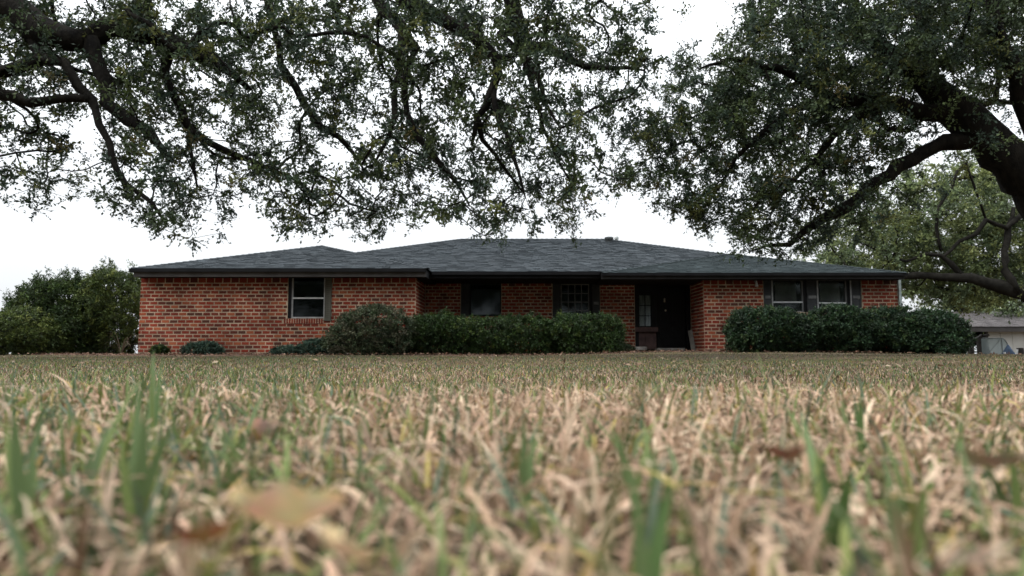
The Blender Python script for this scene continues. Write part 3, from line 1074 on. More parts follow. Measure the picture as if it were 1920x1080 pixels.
def density_targets(rows, y_edges, x_start, col_w, rng, per_unit, depth, clump=6):
    """points in the volume in front of the camera, denser where the photograph's crown is denser; each at its own depth"""
    out = []
    for r, row in enumerate(rows):
        y0, y1 = y_edges[r], y_edges[r + 1]
        for c, dv in enumerate(row):
            k = per_unit * dv * (y1 - y0) / 50.0
            k = int(k) + (rng.random() < k % 1)
            for _ in range(k):
                px = x_start + (c + rng.random()) * col_w
                py = y0 + rng.random() * (y1 - y0)
                d_ = depth(px, py, rng)
                p_ = P(px, py, d_)
                for _q in range(clump):         # leafy masses: a few shoots share one spray
                    out.append(p_ + Vector(rng.normal(size=3) * np.array([.15, .2, .11]) * d_ / 10))
    return np.array([tuple(p) for p in out])


def tree_colours(idx, pos, n_cl, rng, pal, weights, jitter=.22):
    base = np.array(pal)[rng.choice(len(pal), size=n_cl, p=weights)]
    k = 1 + jitter * rng.normal(size=(n_cl, 1))
    c = base * np.clip(k, .5, 1.7)
    col = c[idx] * np.clip(1 + .2 * rng.normal(size=(len(idx), 1)), .5, 1.7)
    return col


OAK_PAL = [(.052, .078, .036), (.070, .098, .036), (.040, .064, .042), (.120, .135, .042), (.056, .084, .062), (.15, .13, .05)]
OAK_W = [.32, .24, .22, .07, .14, .01]


def finish_tree(t, root, rng, targets, sp, pal, w, bark, leafmat, r0=.0034, shoot_r=.0022):
    for pts, rr in t.limbs:
        b = MB()
        big = max(rr) > .12
        b.tube(pts, rr, 14 if big else 8)
        if big:     # rugged bark: uneven rings
            vv = np.array([tuple(v_) for v_ in b.v])
            vv += rng.normal(size=vv.shape) * np.repeat(np.array(rr), 14)[:, None] * .055
            b.v = [tuple(v_) for v_ in vv]
        b.build('trunk' if big and pts is t.limbs[0][0] else 'limb', M[bark], root, smooth=True)
    place('branchlets', t.branch_mesh('branchlets', M[bark], r0=r0), root, kind='stuff')
    out = unit(rng.normal(size=targets.shape) * .5 + (t.P[t.tips] - t.P[np.maximum(0, t.A[t.tips])]) * 3)
    c, d, nn, ln, wd, idx, (sa, sb) = sprigs(targets, out, rng, **sp)
    col = tree_colours(idx, c, len(targets), rng, pal, w)
    place('foliage', leaves_mesh('foliage', c, d, nn, ln, wd, col, M[leafmat]), root, kind='stuff')
    if shoot_r:
        v_, f_ = thin_tubes(sa, sb, np.full(len(sa), shoot_r))
        place('twigs', np_mesh('twigs', v_, f_, M[bark]), root, kind='stuff')


def L3(pxs, ds):
    """limb points: photo position and the depth at which the limb hangs"""
    n_ = len(pxs)
    if not hasattr(ds, '__len__'): ds = [ds] * n_
    if len(ds) == 2 and n_ != 2: ds = [ds[0] + (ds[1] - ds[0]) * i / (n_ - 1) for i in range(n_)]
    return [P(x, y, d) for (x, y), d in zip(pxs, ds)]


# ------------------------------------------------------------------ oak whose limbs hang over the left and the middle
oakL = empty('live_oak', (-11.6, 8.6, -0.05), 'live oak reaching in from the left with drooping leafy branches over the roof', 'tree')
t = Tree(21)
pxr = 9.3 / F_PX        # metres per photo pixel at the limbs' depth
t.limb([(-11.6, 8.6, -.3), (-11.5, 8.6, 1.0), (-11.2, 8.7, 2.4), (-10.2, 8.9, 3.8), (-8.6, 9.1, 4.6)] + L3([(0, 8), (70, 55), (130, 72), (165, 80)], 9.3)[0:],
       [.62, .5, .45, .36, .27, .22, .2, .18, .15], attach=False)
t.limb(L3([(165, 80), (200, 50), (260, 60), (330, 80), (400, 115), (432, 135), (470, 170)], [9.3, 10.2]), [.15, .13, .15, .12, .09, .06, .03])
t.limb([(-10.2, 8.9, 3.8), (-8, 9.6, 6.2), (-5.6, 9.8, 6.9), (-3, 10, 6.9), (-1, 10, 6.6), (.8, 10.2, 6.3), (2.2, 10.4, 6.1)], [.33, .27, .22, .19, .17, .14, .1])
t.limb([(-5.4, 9.6, 6.9)] + L3([(267, -20), (265, 20), (262, 58)], 9.5), [.14, .13, .12, .13])
t.limb(L3([(172, 78), (185, 130), (205, 168), (200, 190), (240, 220), (280, 245), (300, 280), (322, 302)], [9.3, 9.0]), [.12, .1, .095, .09, .08, .065, .05, .03])
t.limb(L3([(55, 60), (80, 110), (120, 115), (145, 160), (170, 185), (190, 230), (205, 270), (215, 320), (240, 350), (285, 380), (312, 420)], [9.3, 8.6]), [.08, .075, .07, .07, .06, .05, .045, .04, .035, .025, .012])
t.limb(L3([(-40, 150), (0, 175), (60, 190), (110, 180), (165, 186)], [9.0, 9.0]), [.09, .08, .07, .06, .05])
t.limb(L3([(320, 85), (310, 140), (340, 200), (355, 250), (420, 280), (470, 300), (540, 330), (590, 370)], [9.8, 10.6]), [.08, .07, .06, .06, .055, .045, .03, .012])
t.limb(L3([(355, 250), (360, 300), (370, 350)], [10, 9.6]), [.045, .03, .012])
t.limb([(-3.6, 10, 6.9)] + L3([(500, -20), (505, 23), (519, 69), (528, 120), (551, 162), (569, 194), (602, 236), (639, 259), (662, 287), (690, 330)], [10, 10.8]), [.09, .08, .06, .055, .055, .055, .06, .065, .05, .03, .012])
t.limb([(-1.8, 10, 6.75)] + L3([(759, 0), (801, 18), (833, 42), (870, 60), (907, 83), (926, 106), (933, 134), (917, 176), (898, 222), (884, 273)], [9.8, 9.6]), [.16, .14, .13, .11, .095, .085, .08, .075, .06, .045, .02])
t.limb([(.1, 10.1, 6.4)] + L3([(958, 0), (963, 28), (977, 60), (977, 88), (1018, 88), (1055, 106), (1097, 125), (1148, 127), (1208, 132)], [10.1, 10.6]), [.15, .14, .13, .12, .11, .08, .06, .045, .035, .015])
t.limb(L3([(977, 60), (940, 65), (963, 93), (1000, 130), (1014, 162), (1023, 190), (1050, 240)], [10.2, 9.5]), [.07, .06, .05, .045, .04, .03, .012])
t.limb([(-1.9, 10, 6.75)] + L3([(708, 0), (741, 28), (755, 60), (750, 120), (741, 176), (741, 218), (731, 250), (700, 310)], [9.9, 9.2]), [.11, .1, .09, .085, .065, .05, .045, .035, .012])
t.limb(L3([(755, 60), (778, 93), (759, 153), (759, 208), (778, 250), (806, 278), (824, 306), (856, 343), (880, 385)], [9.9, 9.9]), [.075, .065, .055, .05, .055, .05, .045, .03, .012])
t.limb(L3([(931, 139), (926, 185), (940, 231), (958, 278), (972, 324), (985, 370)], [9.7, 9.0]), [.05, .045, .04, .03, .022, .01])
t.limb(L3([(898, 230), (905, 262), (926, 287), (954, 324), (980, 360)], [9.6, 10.2]), [.045, .035, .03, .02, .01])
t.limb(L3([(977, 88), (1000, 170), (1020, 240), (1048, 300), (1075, 350)], [10.2, 10.0]), [.05, .04, .03, .02, .01])
ROWS_L = [[7, 8, 8, 7, 6, 7, 8, 9, 9, 8, 9, 8, 7, 7, 6, 0],
          [7, 7, 7, 7, 7, 7, 6, 7, 7, 7, 4, 6, 7, 7, 7, 0],
          [6, 7, 7, 8, 8, 7, 5, 6, 6, 6, 5, 7, 7, 7, 6, 1],
          [5, 6, 6, 7, 8, 7, 6, 6, 5, 7, 6, 7, 7, 7, 4, 0],
          [3, 3, 4, 5, 7, 7, 5, 5, 6, 7, 7, 7, 6, 6, 3, 0],
          [4, 3, 3, 4, 6, 5, 4, 6, 7, 6, 6, 6, 6, 4, 1, 0],
          [4, 4, 1, 4, 5, 5, 5, 6, 5, 6, 7, 6, 5, 4, 1, 0],
          [3, 5, 2, 3, 5, 4, 5, 5, 4, 4, 6, 6, 5, 5, 0, 0],
          [0, 0, 1, 4, 4, 3, 4, 4, 4, 4, 5, 5, 5, 3, 0, 0],
          [0, 0, 0, 1, 3, 0, 0, 0, 1, 2, 2, 3, 1, 0, 0, 0]]
rngL = np.random.default_rng(31)
tg = density_targets(ROWS_L, [0, 50, 100, 150, 200, 250, 300, 345, 388, 422, 444], 0, 80, rngL, 0.60,
                     lambda px, py, r: r.uniform(8.1, 12.6))
# the crown goes on above and beside the frame
extra = density_targets([[6] * 17 + [2], [6] * 17 + [2]], [-140, -70, 0], -160, 80, rngL, .35, lambda px, py, r: r.uniform(8.2, 12.5))
extra2 = density_targets([[6, 6]] * 6, [0, 60, 120, 180, 240, 300, 360], -160, 80, rngL, .35, lambda px, py, r: r.uniform(8.2, 12))
over = np.stack([rngL.uniform(-11, 0, 200), rngL.uniform(2.5, 9, 200), rngL.uniform(4.8, 7.8, 200)], 1)
over = over[over[:, 2] > over[:, 1] * .56 + .9]
tg = np.concatenate([tg, extra, extra2, over])
t.grow(tg, sag=.16, skip=24)
finish_tree(t, oakL, rngL, tg, dict(shoots=7, per=7, length=(.10, .26), lsize=(.042, .072), aspect=.5), OAK_PAL, OAK_W, 'bark', 'leaf')

# ------------------------------------------------------------------ oak leaning in from the right
oakR = empty('live_oak', (10.6, 11, -.1), 'massive dark live oak leaning in from the right above the roof corner', 'tree')
t = Tree(22)
t.limb([(10.6, 11, -.4), (10.5, 11, .6), (10.1, 11, 1.5)] + L3([(2010, 425), (1920, 330), (1872, 280), (1828, 240), (1778, 195), (1740, 160), (1700, 125), (1650, 90), (1590, 60)], [11, 11.4]),
       [.7, .54, .45, .40, .34, .31, .29, .26, .22, .17, .13, .09], attach=False)
t.limb(L3([(1830, 262), (1811, 267), (1772, 267), (1706, 300), (1650, 339), (1594, 383), (1539, 411), (1506, 433), (1478, 456), (1439, 461), (1405, 472)], [11.1, 11.6]),
       [.14, .13, .125, .115, .105, .095, .08, .062, .045, .026, .013])
t.limb(L3([(1790, 205), (1778, 211), (1733, 211), (1683, 200), (1628, 186), (1583, 189), (1539, 192), (1494, 200), (1439, 250), (1394, 278), (1361, 328), (1335, 370)], [11.2, 10.8]),
       [.16, .15, .14, .13, .115, .1, .085, .07, .05, .04, .026, .012])
t.limb(L3([(1628, 205), (1583, 239), (1550, 272), (1528, 306), (1483, 344), (1461, 372), (1444, 405)], [11, 11.3]), [.075, .07, .06, .045, .04, .03, .012])
t.limb(L3([(1740, 165), (1742, 120), (1735, 60), (1720, 0), (1700, -60)], [11.3, 11.8]), [.17, .14, .12, .1, .08])
t.limb(L3([(1960, 390), (1950, 290), (1915, 180), (1895, 120), (1870, 50), (1850, -40)], [11, 10.2]), [.2, .16, .13, .11, .09, .07])
t.limb(L3([(1800, 215), (1830, 200), (1870, 190), (1925, 195)], [11.4, 12]), [.07, .06, .05, .03])
t.limb(L3([(1640, 205), (1665, 240), (1690, 245), (1720, 235)], [11, 11.5]), [.06, .05, .04, .02])
t.limb(L3([(1560, 190), (1500, 150), (1430, 120), (1370, 110), (1310, 130)], [10.9, 10.4]), [.08, .065, .05, .04, .015])
ROWS_R = [[0, 0, 0, 5, 9, 9, 9, 9, 9, 9],
          [0, 0, 0, 7, 9, 9, 9, 9, 9, 9],
          [0, 0, 4, 9, 9, 9, 9, 9, 8, 7],
          [0, 3, 8, 9, 9, 9, 9, 8, 3, 3],
          [1, 6, 8, 9, 8, 6, 6, 4, 2, 1],
          [2, 6, 7, 6, 6, 6, 4, 2, 1, 0],
          [2, 5, 6, 4, 5, 6, 4, 1, 0, 0],
          [0, 2, 6, 2, 5, 5, 3, 1, 0, 0],
          [0, 0, 4, 5, 5, 3, 2, 0, 0, 0],
          [0, 0, 0, 5, 5, 1, 0, 0, 0, 0]]
rngR = np.random.default_rng(32)
tg = density_targets(ROWS_R, [0, 50, 100, 150, 200, 250, 300, 350, 400, 440, 470], 1120, 80, rngR, 1.0,
                     lambda px, py, r: r.uniform(9.6, 13.6))
extra = density_targets([[0, 0, 5, 9, 9, 9, 9, 9]] * 2 + [], [-160, -80, 0], 1280, 80, rngR, .55, lambda px, py, r: r.uniform(9.6, 14))
extra2 = density_targets([[8, 8, 8]] * 3, [-100, -20, 60, 140], 1920, 80, rngR, .55, lambda px, py, r: r.uniform(9.6, 14))
tg = np.concatenate([tg, extra, extra2])
t.grow(tg, sag=.12, skip=24)
finish_tree(t, oakR, rngR, tg, dict(shoots=8, per=8, length=(.10, .30), lsize=(.042, .07), aspect=.5), OAK_PAL, [.34, .23, .21, .07, .14, .01], 'bark', 'leaf')

# ------------------------------------------------------------------ lighter oak behind the right end of the house
oakB = empty('live_oak', (27.5, 30, -.3), 'lighter grey green live oak with a low bare limb behind the right roof end', 'tree')
t = Tree(23, step=.45)
DB = 31.0
t.limb([(27.8, 31, -.6), (27.4, 31, .9)] + L3([(1995, 590), (1920, 551), (1850, 530), (1790, 520), (1720, 517), (1650, 514), (1590, 505)], [29.6, 30.6]),
       [.7, .55, .42, .33, .26, .2, .16, .12, .06], attach=False, wig=.1)
t.limb(L3([(1905, 545), (1882, 508), (1885, 470), (1890, 430), (1900, 390)], [29.6, 30.4]), [.17, .16, .14, .12, .08], wig=.1)
t.limb(L3([(1805, 520), (1785, 492), (1760, 478), (1735, 478), (1700, 490)], [30, 30.3]), [.13, .12, .1, .085, .05], wig=.08)
t.limb([(27.4, 31, .9)] + L3([(1990, 440), (1950, 380), (1885, 340), (1820, 330), (1760, 350)], [31.5, 34]), [.4, .3, .22, .16, .11, .06], wig=.1)
t.limb(L3([(1770, 480), (1800, 455), (1830, 440), (1850, 410), (1885, 430), (1925, 395)], [30.1, 30.1]), [.07, .08, .09, .10, .11, .13], wig=.08)
t.limb(L3([(1720, 517), (1690, 495), (1650, 470), (1610, 455)], [32.3, 33]), [.1, .08, .06, .03], wig=.08)
t.limb(L3([(1811, 305), (1794, 322), (1783, 355), (1761, 389), (1755, 428), (1765, 470)], [30.2, 30.2]), [.05, .06, .07, .07, .07, .07], wig=.08)
ROWS_B = [[0, 1, 3, 6, 7, 7],
          [0, 4, 6, 7, 7, 7],
          [3, 8, 8, 8, 7, 7],
          [7, 9, 9, 9, 8, 8],
          [2, 7, 9, 9, 8, 8],
          [0, 0, 3, 4, 3, 3]]
rngB = np.random.default_rng(33)
tg = density_targets(ROWS_B, [300, 350, 400, 450, 500, 545, 570], 1520, 80, rngB, 1.25,
                     lambda px, py, r: r.uniform(30.6, 38))
t.grow(tg, sag=.1, skip=12)
PAL_B = [(.14, .18, .075), (.18, .215, .08), (.115, .155, .08), (.21, .235, .09), (.09, .125, .06)]
finish_tree(t, oakB, rngB, tg, dict(shoots=9, per=9, length=(.25, .75), lsize=(.10, .17), aspect=.55), PAL_B, [.3, .25, .2, .1, .15], 'bark_far', 'leaf', r0=.010, shoot_r=.004)


def far_tree(name, base, height, width, label, seed, pal, w, n_cl=220, leaf=(.16, .26), limbs=None, cat='tree', group=None):
    rng = np.random.default_rng(seed)
    root = empty(name, base, label, cat, group)
    t = Tree(seed, step=.6)
    bx_, by_, bz_ = base
    t.limb([(bx_, by_, bz_ - .4), (bx_ + .1, by_, bz_ + height * .2), (bx_ - .1, by_, bz_ + height * .4), (bx_, by_, bz_ + height * .7)], [.34, .26, .2, .08], attach=False, wig=.1)
    for l_, r_ in (limbs or []): t.limb(l_, r_, wig=.1)
    a = unit(rng.normal(size=(n_cl, 3)))
    rad = rng.uniform(.25, 1, size=(n_cl, 1)) ** .5 * (1 + .18 * np.sin(a[:, :1] * 5 + seed) * np.cos(a[:, 2:] * 4))
    tg = a * rad * np.array([width / 2, width / 2, height * .42]) + np.array([bx_, by_, bz_ + height * .6])
    t.grow(tg, skip=1)
    finish_tree(t, root, rng, tg, dict(shoots=7, per=8, length=(.4, .9), lsize=leaf, aspect=.55), pal, w, 'bark_far', 'leaf', r0=.014, shoot_r=0)
    return root


gzf = lambda x, y: float(ground_z(x, y))
PAL_F = [(.075, .105, .055), (.095, .13, .06), (.06, .085, .055), (.12, .145, .07)]
far_tree('shade_tree', (46, 62, gzf(46, 62)), 8.2, 13, 'green rounded tree rising behind the neighbour house roof', 41, PAL_F, [.4, .3, .2, .1], 420)
lb = P(1806, 590, 50)
far_tree('shade_tree', (lb.x + 1.2, 50, gzf(lb.x, 50)), 6.5, 7, 'small leafy tree with a bent limb above the neighbour roof left end', 42, PAL_B, [.3, .3, .2, .1, .1], 130,
         limbs=[(L3([(1822, 640), (1806, 590), (1790, 568), (1760, 552), (1725, 543), (1700, 540)], [50, 50]), [.5, .42, .36, .28, .2, .1])])


# ------------------------------------------------------------------ shrubs and hedges
def superell(n_, rng, ex):
    a = unit(rng.normal(size=(n_, 3)))
    p = (np.abs(a) ** ex).sum(1, keepdims=True) ** (1 / ex)
    return a / p


def shrub(name, cx, cy, w, dp, h, label, seed, pal, wgt, n_cl, cat='shrub', ex=2.6, lsize=(.04, .065), aspect=.55, lump=.12, shoots=6, per=7, length=(.06, .16), stems=10, top_spikes=0, flat=True, group=None, spread=1.0):
    rng = np.random.default_rng(seed)
    n_cl = int(n_cl * 1.45)
    z0 = gzf(cx, cy) - .03
    root = empty(name, (cx, cy, z0), label, cat, group)
    d = superell(n_cl, rng, ex)
    lumps = rng.normal(size=(26, 3)); lumps = unit(lumps)
    l = (unit(d) @ lumps.T).max(1, keepdims=True)
    depth = np.where(rng.random((n_cl, 1)) < .72, rng.uniform(.86, 1.0, (n_cl, 1)), rng.uniform(.3, .86, (n_cl, 1)))
    k = depth * (1 - lump * 2.2 + lump * 2.6 * np.clip((l - .75) / .25, 0, 1)) + rng.normal(size=(n_cl, 1)) * .02
    q = d * k
    z = q[:, 2:] * .56 + .46          # sits on the ground
    tg = np.concatenate([q[:, :1] * w / 2 + cx, q[:, 1:2] * dp / 2 + cy, z * h + z0], 1)
    tg = tg[tg[:, 2] > z0 + .04]
    st = MB()
    for i in range(stems):
        a = rng.uniform(-1, 1), rng.uniform(-1, 1)
        p0 = (cx + a[0] * w * .22, cy + a[1] * dp * .2, z0 - .05)
        j = tg[rng.integers(len(tg))]
        mid = (np.array(p0) * .5 + j * .5) + rng.normal(size=3) * .06 + np.array([0, 0, .08])
        st.tube([p0, tuple(mid), tuple(j)], [.018, .012, .004], 5)
    st.build('stem', M['twig'], root, kind='stuff')
    if top_spikes:
        tops = tg[tg[:, 2] > z0 + h * .75]
        ex_ = tops[rng.integers(len(tops), size=top_spikes)]
        add = []
        for e in ex_:
            hh = rng.uniform(.15, .55) * (1 if cat == 'bush' else .35)
            for s in np.linspace(0, 1, 5):
                add.append(e + np.array([rng.normal() * .03, rng.normal() * .03, hh * s]))
        tg = np.concatenate([tg, np.array(add)])
    out = unit(tg - np.array([cx, cy, z0 + h * .4]))
    c, dd, nn, ln, wd, idx, (sa, sb) = sprigs(tg, out, rng, shoots=shoots, per=per, length=length, lsize=lsize, aspect=aspect, droop=-.1, spread=spread)
    ok = c[:, 2] > z0 + .03
    col = tree_colours(idx, c, len(tg), rng, pal, wgt, .2)
    place('foliage', leaves_mesh('foliage', c[ok], dd[ok], nn[ok], ln[ok], wd[ok], col[ok], M['shrub']), root, kind='stuff')
    v_, f_ = thin_tubes(sa, sb, np.full(len(sa), .0025))
    place('twigs', np_mesh('twigs', v_, f_, M['twig']), root, kind='stuff')
    return root


PAL_HEDGE = [(.034, .066, .018), (.046, .086, .022), (.026, .052, .018), (.085, .125, .030), (.038, .062, .026)]
W5 = [.32, .25, .22, .1, .11]
PAL_DARK = [(.028, .058, .026), (.036, .072, .030), (.022, .046, .026), (.065, .105, .038), (.035, .055, .035)]
PAL_RED = [(.050, .074, .036), (.070, .090, .044), (.090, .095, .055), (.040, .062, .034), (.12, .115, .075)]
PAL_BLUE = [(.045, .085, .060), (.06, .105, .075), (.035, .065, .048), (.08, .12, .08), (.05, .08, .05)]
PAL_BIG = [(.08, .115, .032), (.11, .145, .036), (.055, .085, .032), (.16, .19, .05), (.07, .095, .04)]


PAL_MID = [(.05, .085, .026), (.07, .11, .03), (.038, .066, .026), (.11, .15, .04), (.05, .078, .034)]


def span(px0, px1, d):
    a, b_ = X(px0, d), X(px1, d)
    return (a + b_) / 2, b_ - a


# the round shrub and the clipped hedge under the middle windows
cx, w = span(612, 778, 18.9)
shrub('round_shrub', cx, 18.9, w, 1.9, Z(574, 18.9) - gzf(cx, 18.9), 'round reddish grey shrub at the corner of the left wing', 51, PAL_RED, W5, 760, lsize=(.04, .062), lump=.1, flat=True)
for i, (a, b_, top, lab, d) in enumerate(((762, 905, 592, 'left end block of the long clipped hedge touching the round reddish shrub', 19.6),
                                          (868, 1052, 597, 'middle block of the long clipped hedge below the bare brick', 19.7),
                                          (1030, 1162, 593, 'right end block of the long clipped hedge before the brick pier', 19.5))):
    cx, w = span(a, b_, d)
    shrub('clipped_hedge', cx, d, w, 1.7, Z(top, d) - gzf(cx, d), lab, 60 + i, PAL_HEDGE, W5, 860, cat='hedge', ex=4.0, lump=.10, top_spikes=9, group='blocks of the clipped hedge')
# dark bushes under the right windows
for i, (a, b_, top, lab, d, nc) in enumerate(((1348, 1528, 580, 'dark bush beside the entry, leftmost of the row under the right windows', 18.9, 900),
                                              (1500, 1640, 576, 'tallest dark bush below the shutter between the right windows', 19.1, 760),
                                              (1615, 1730, 580, 'dark bush below the right brick panel, between two larger bushes', 19.2, 640),
                                              (1674, 1800, 582, 'dark bush bulging past the right end of the house', 18.7, 760))):
    cx, w = span(a, b_, d)
    shrub('dark_bush', cx, d, w, 2.0, Z(top, d) - gzf(cx, d), lab, 70 + i, PAL_DARK, W5, nc, cat='bush', ex=(2.7, 2.5, 2.5, 2.1)[i], lump=.15, lsize=(.045, .075), group='dark bushes under the right windows')
# low plants along the left wing
for i, (a, b_, top, d, lab, pal) in enumerate(((350, 418, 641, 19.4, 'small round green shrub below the left brick wall', PAL_BLUE),
                                               (514, 572, 649, 19.2, 'lowest blue green shrub left of its taller twin', PAL_BLUE),
                                               (563, 632, 637, 19.2, 'blue green shrub between the low one and the round reddish shrub', PAL_BLUE),
                                               (290, 318, 647, 19.5, 'dark little shrub close to the left corner of the house', PAL_HEDGE),
                                               (1158, 1186, 648, 20.6, 'small weedy plant at the foot of the brick pier', PAL_RED))):
    cx, w = span(a, b_, d)
    shrub('low_shrub', cx, d, w, w * .8, Z(top, d) - gzf(cx, d), lab, 80 + i, pal, W5, 150 if w > .7 else 70, ex=2.4, lump=.06, length=(.04, .1), stems=5, group='small shrubs along the house')
# big bushes left of the house
for i, (a, b_, top, d, lab, nc, ex) in enumerate(((2, 122, 580, 20.2, 'loose olive bush at the left edge of the photo against the sky', 620, 2.3),
                                                  (28, 205, 532, 21.5, 'big dark green bush with feathery top left of the house', 1500, 2.6),
                                                  (160, 268, 517, 21.8, 'tall yellow green bush touching the left corner of the roof', 900, 2.8))):
    cx, w = span(a, b_, d)
    shrub('big_bush', cx, d, w, 2.6, Z(top, d) - gzf(cx, d), lab, 90 + i, PAL_BIG if i != 1 else PAL_MID, W5, nc, cat='bush', ex=ex, lump=.16, lsize=(.05, .085), top_spikes=26 if i else 8, length=(.08, .22), group='bushes left of the house', aspect=.45)
# arching strap leaves at their foot
sp_root = empty('strap_leaf_plant', (X(232, 20.3), 20.3, -.1), 'plant with long arching bare leaves at the foot of the tall left bush', 'plant')
rg = random.Random(4)
for i in range(18):
    a = rg.uniform(0, math.tau); L_ = rg.uniform(.4, .85); hgt = rg.uniform(.18, .6)
    b = MB()
    pts = []
    for k in range(7):
        tt = k / 6
        pts.append((sp_root.location.x + math.cos(a) * L_ * tt, 20.3 + math.sin(a) * L_ * tt * .5, -.1 + hgt * 4 * tt * (1 - tt * .82)))
    for k in range(6):
        p, q = Vector(pts[k]), Vector(pts[k + 1])
        s = Vector((-math.sin(a), math.cos(a), .2)).normalized() * .016
        sc, sd = (1 - k / 6.5), (1 - (k + 1) / 6.5)
        b.tint = (.16, .12, .09) if i % 3 else (.09, .11, .05)
        b.add([p - s * sc, p + s * sc, q + s * sd, q - s * sd], [(0, 1, 2, 3)])
    b.build('leaf', M['dryleaf'], sp_root, color=True)

# ------------------------------------------------------------------ neighbour house
DN = 45.0
nb = empty('neighbour_house', (X(1860, DN), DN, gzf(30, DN)), 'pale single storey house with grey brown roof beyond the lawn', 'house')
nx0, nx1 = X(1752, DN), X(2060, DN)
nz0 = gzf(30, DN) - .3
nzt = Z(618, DN)
wal = MB()
doorx0, doorx1 = X(1817, DN), X(1848, DN)
wal.box(nx0, doorx0, DN, DN + .2, nz0, nzt); wal.box(doorx1, nx1, DN, DN + .2, nz0, nzt)
wal.box(nx0, nx0 + .2, DN + .21, DN + 9, nz0, nzt); wal.box(nx1 - .2, nx1, DN + .21, DN + 9, nz0, nzt)
nw = wal.build('wall', M['nwall'], nb)
for px in range(1872, 2060, 22):
    MB().box(X(px, DN) - .02, X(px, DN) + .02, DN - .025, DN - .003, nz0, nzt - .05).build('batten', M['nwall'], nw)
MB().box(doorx0, doorx1, DN + 1.6, DN + 1.7, nz0, nzt).build('porch_wall', M['nwall'], nb)
MB().box(doorx0, doorx0 + .12, DN - .05, DN + .1, nz0, nzt).build('porch_post', M['post'], nb)
MB().box(X(1843, DN), doorx1, DN - .04, DN + .1, nz0, nzt).build('porch_post', M['ndark'], nb)
MB().box(X(1822, DN), X(1838, DN), DN + 1.5, DN + 1.59, nz0, nzt - .5).build('door', M['ndark'], nb)
MB().box(nx0 - .3, nx1 + .3, DN - .62, DN - .55, Z(622, DN - .6), Z(613.5, DN - .6)).build('fascia', M['ndark'], nb)
MB().box(nx0 - .3, nx1 + .3, DN - .54, DN + .3, Z(621.5, DN - .6), Z(620.5, DN - .6)).build('soffit', M['ndark'], nb)
e0, e1 = Vector((nx0 - .4, DN - .65, Z(613, DN - .65))), Vector((nx1 + .4, DN - .65, Z(613, DN - .65)))
t0, t1 = P(1768, 585, DN + 4), P(2060, 612, DN + 4)
t0.x = nx0 + 1.2
dk = MB().add([e0, e1, t1, t0, (nx0 - .4, DN + 9, e0.z), (nx1 + .4, DN + 9, e0.z)], [(0, 1, 2, 3), (3, 2, 5, 4), (4, 0, 3)])
nr = dk.build('roof', M['ndark'], nb)
s = MB()
shingle_plane(s, e0 + Vector((0, 0, .02)), e1 + Vector((0, 0, .02)), t1 + Vector((0, 0, .02)), t0 + Vector((0, 0, .02)), 77, base=(.115, .105, .105), expo=.28)
s.build('shingles', M['nroof'], nr, kind='stuff', color=True)
for px in (1880, 1904):
    p = P(px, 596 + (px - 1880) * .12, DN + 3.3)
    MB().lathe(p.x, p.y, [(.09, p.z - .2), (.09, p.z + .06), (.16, p.z + .07), (.13, p.z + .14)], 8).build('roof_vent', M['vent_dark'], nr)

# netted frame in the neighbour's yard
DF = 38.0
gf = gzf(27, DF)
fx0, fx1 = X(1829, DF), X(1882, DF)
top = Z(634, DF)
net = empty('netted_frame', ((fx0 + fx1) / 2, DF, gf), 'arched tube frame covered in pale netting before the neighbour house', 'play frame')
tb = MB()
arc = []
for k in range(9):
    a = math.pi / 2 * k / 8
    arc.append((fx1 - .25 + .45 * math.sin(a), top - (1 - math.cos(a)) * (top - gf)))
for yy in (DF, DF + 1.6):
    tb.tube([(fx0, yy, gf), (fx0, yy, top)] , .022, 6)
    tb.tube([(fx0, yy, top)] + [(a, yy, z) for a, z in arc], .02, 6)
tb.tube([(fx0, DF, top), (fx0, DF + 1.6, top)], .03, 6)
tb.tube([(arc[0][0], DF, top), (arc[0][0], DF, gf)], .018, 6)
tb.tube([(arc[-1][0], DF, gf + .05), (arc[-1][0], DF + 1.6, gf + .05)], .03, 6)
tb.tube([(fx0 + .3, DF - .02, gf + .2), (arc[0][0] - .1, DF - .02, top - .1)], .014, 6)
tb.build('tube_frame', M['tube'], net)
nt = MB()
prof = [(fx0, top)] + arc
for k in range(len(prof) - 1):
    (a, z), (a2, z2) = prof[k], prof[k + 1]
    nt.add([(a, DF + .02, z), (a2, DF + .02, z2), (a2, DF + .02, gf), (a, DF + .02, gf)], [(0, 1, 2, 3)])
    nt.add([(a, DF + .02, z), (a2, DF + .02, z2), (a2, DF + 1.58, z2), (a, DF + 1.58, z)], [(0, 1, 2, 3)])
nt.build('netting', M['net'], net)
tp = MB()
vs = []
gx = 12
for j in range(5):
    for i in range(gx):
        u_ = i / (gx - 1); v_ = j / 4
        hh = .75 * math.exp(-((u_ - .62) / .22) ** 2) * (1 - abs(v_ - .5) * 1.6) + .08 * math.sin(9 * u_ + 3 * v_) + .1
        vs.append((fx0 + .5 + (fx1 - fx0 - .3) * u_, DF - .9 + v_ * .85, gf + max(0, hh)))
tp.add(vs, [(j * gx + i, j * gx + i + 1, (j + 1) * gx + i + 1, (j + 1) * gx + i) for j in range(4) for i in range(gx - 1)])
o = tp.build('blue_tarp', M['tarp'], smooth=True)
tag(o, 'crumpled blue tarp heaped in front of the netted frame', 'tarp')
pf = empty('post_frame', (X(1819, 37), 37, gf), 'dark wooden post frame with a slanting beam by the netting', 'frame')
MB().box(X(1812, 37), X(1816, 37), 36.95, 37.1, gf, Z(627, 37)).build('post', M['post'], pf)
MB().box(X(1828, 37), X(1834, 37), 36.95, 37.1, gf, Z(634, 37)).build('post', M['post'], pf)
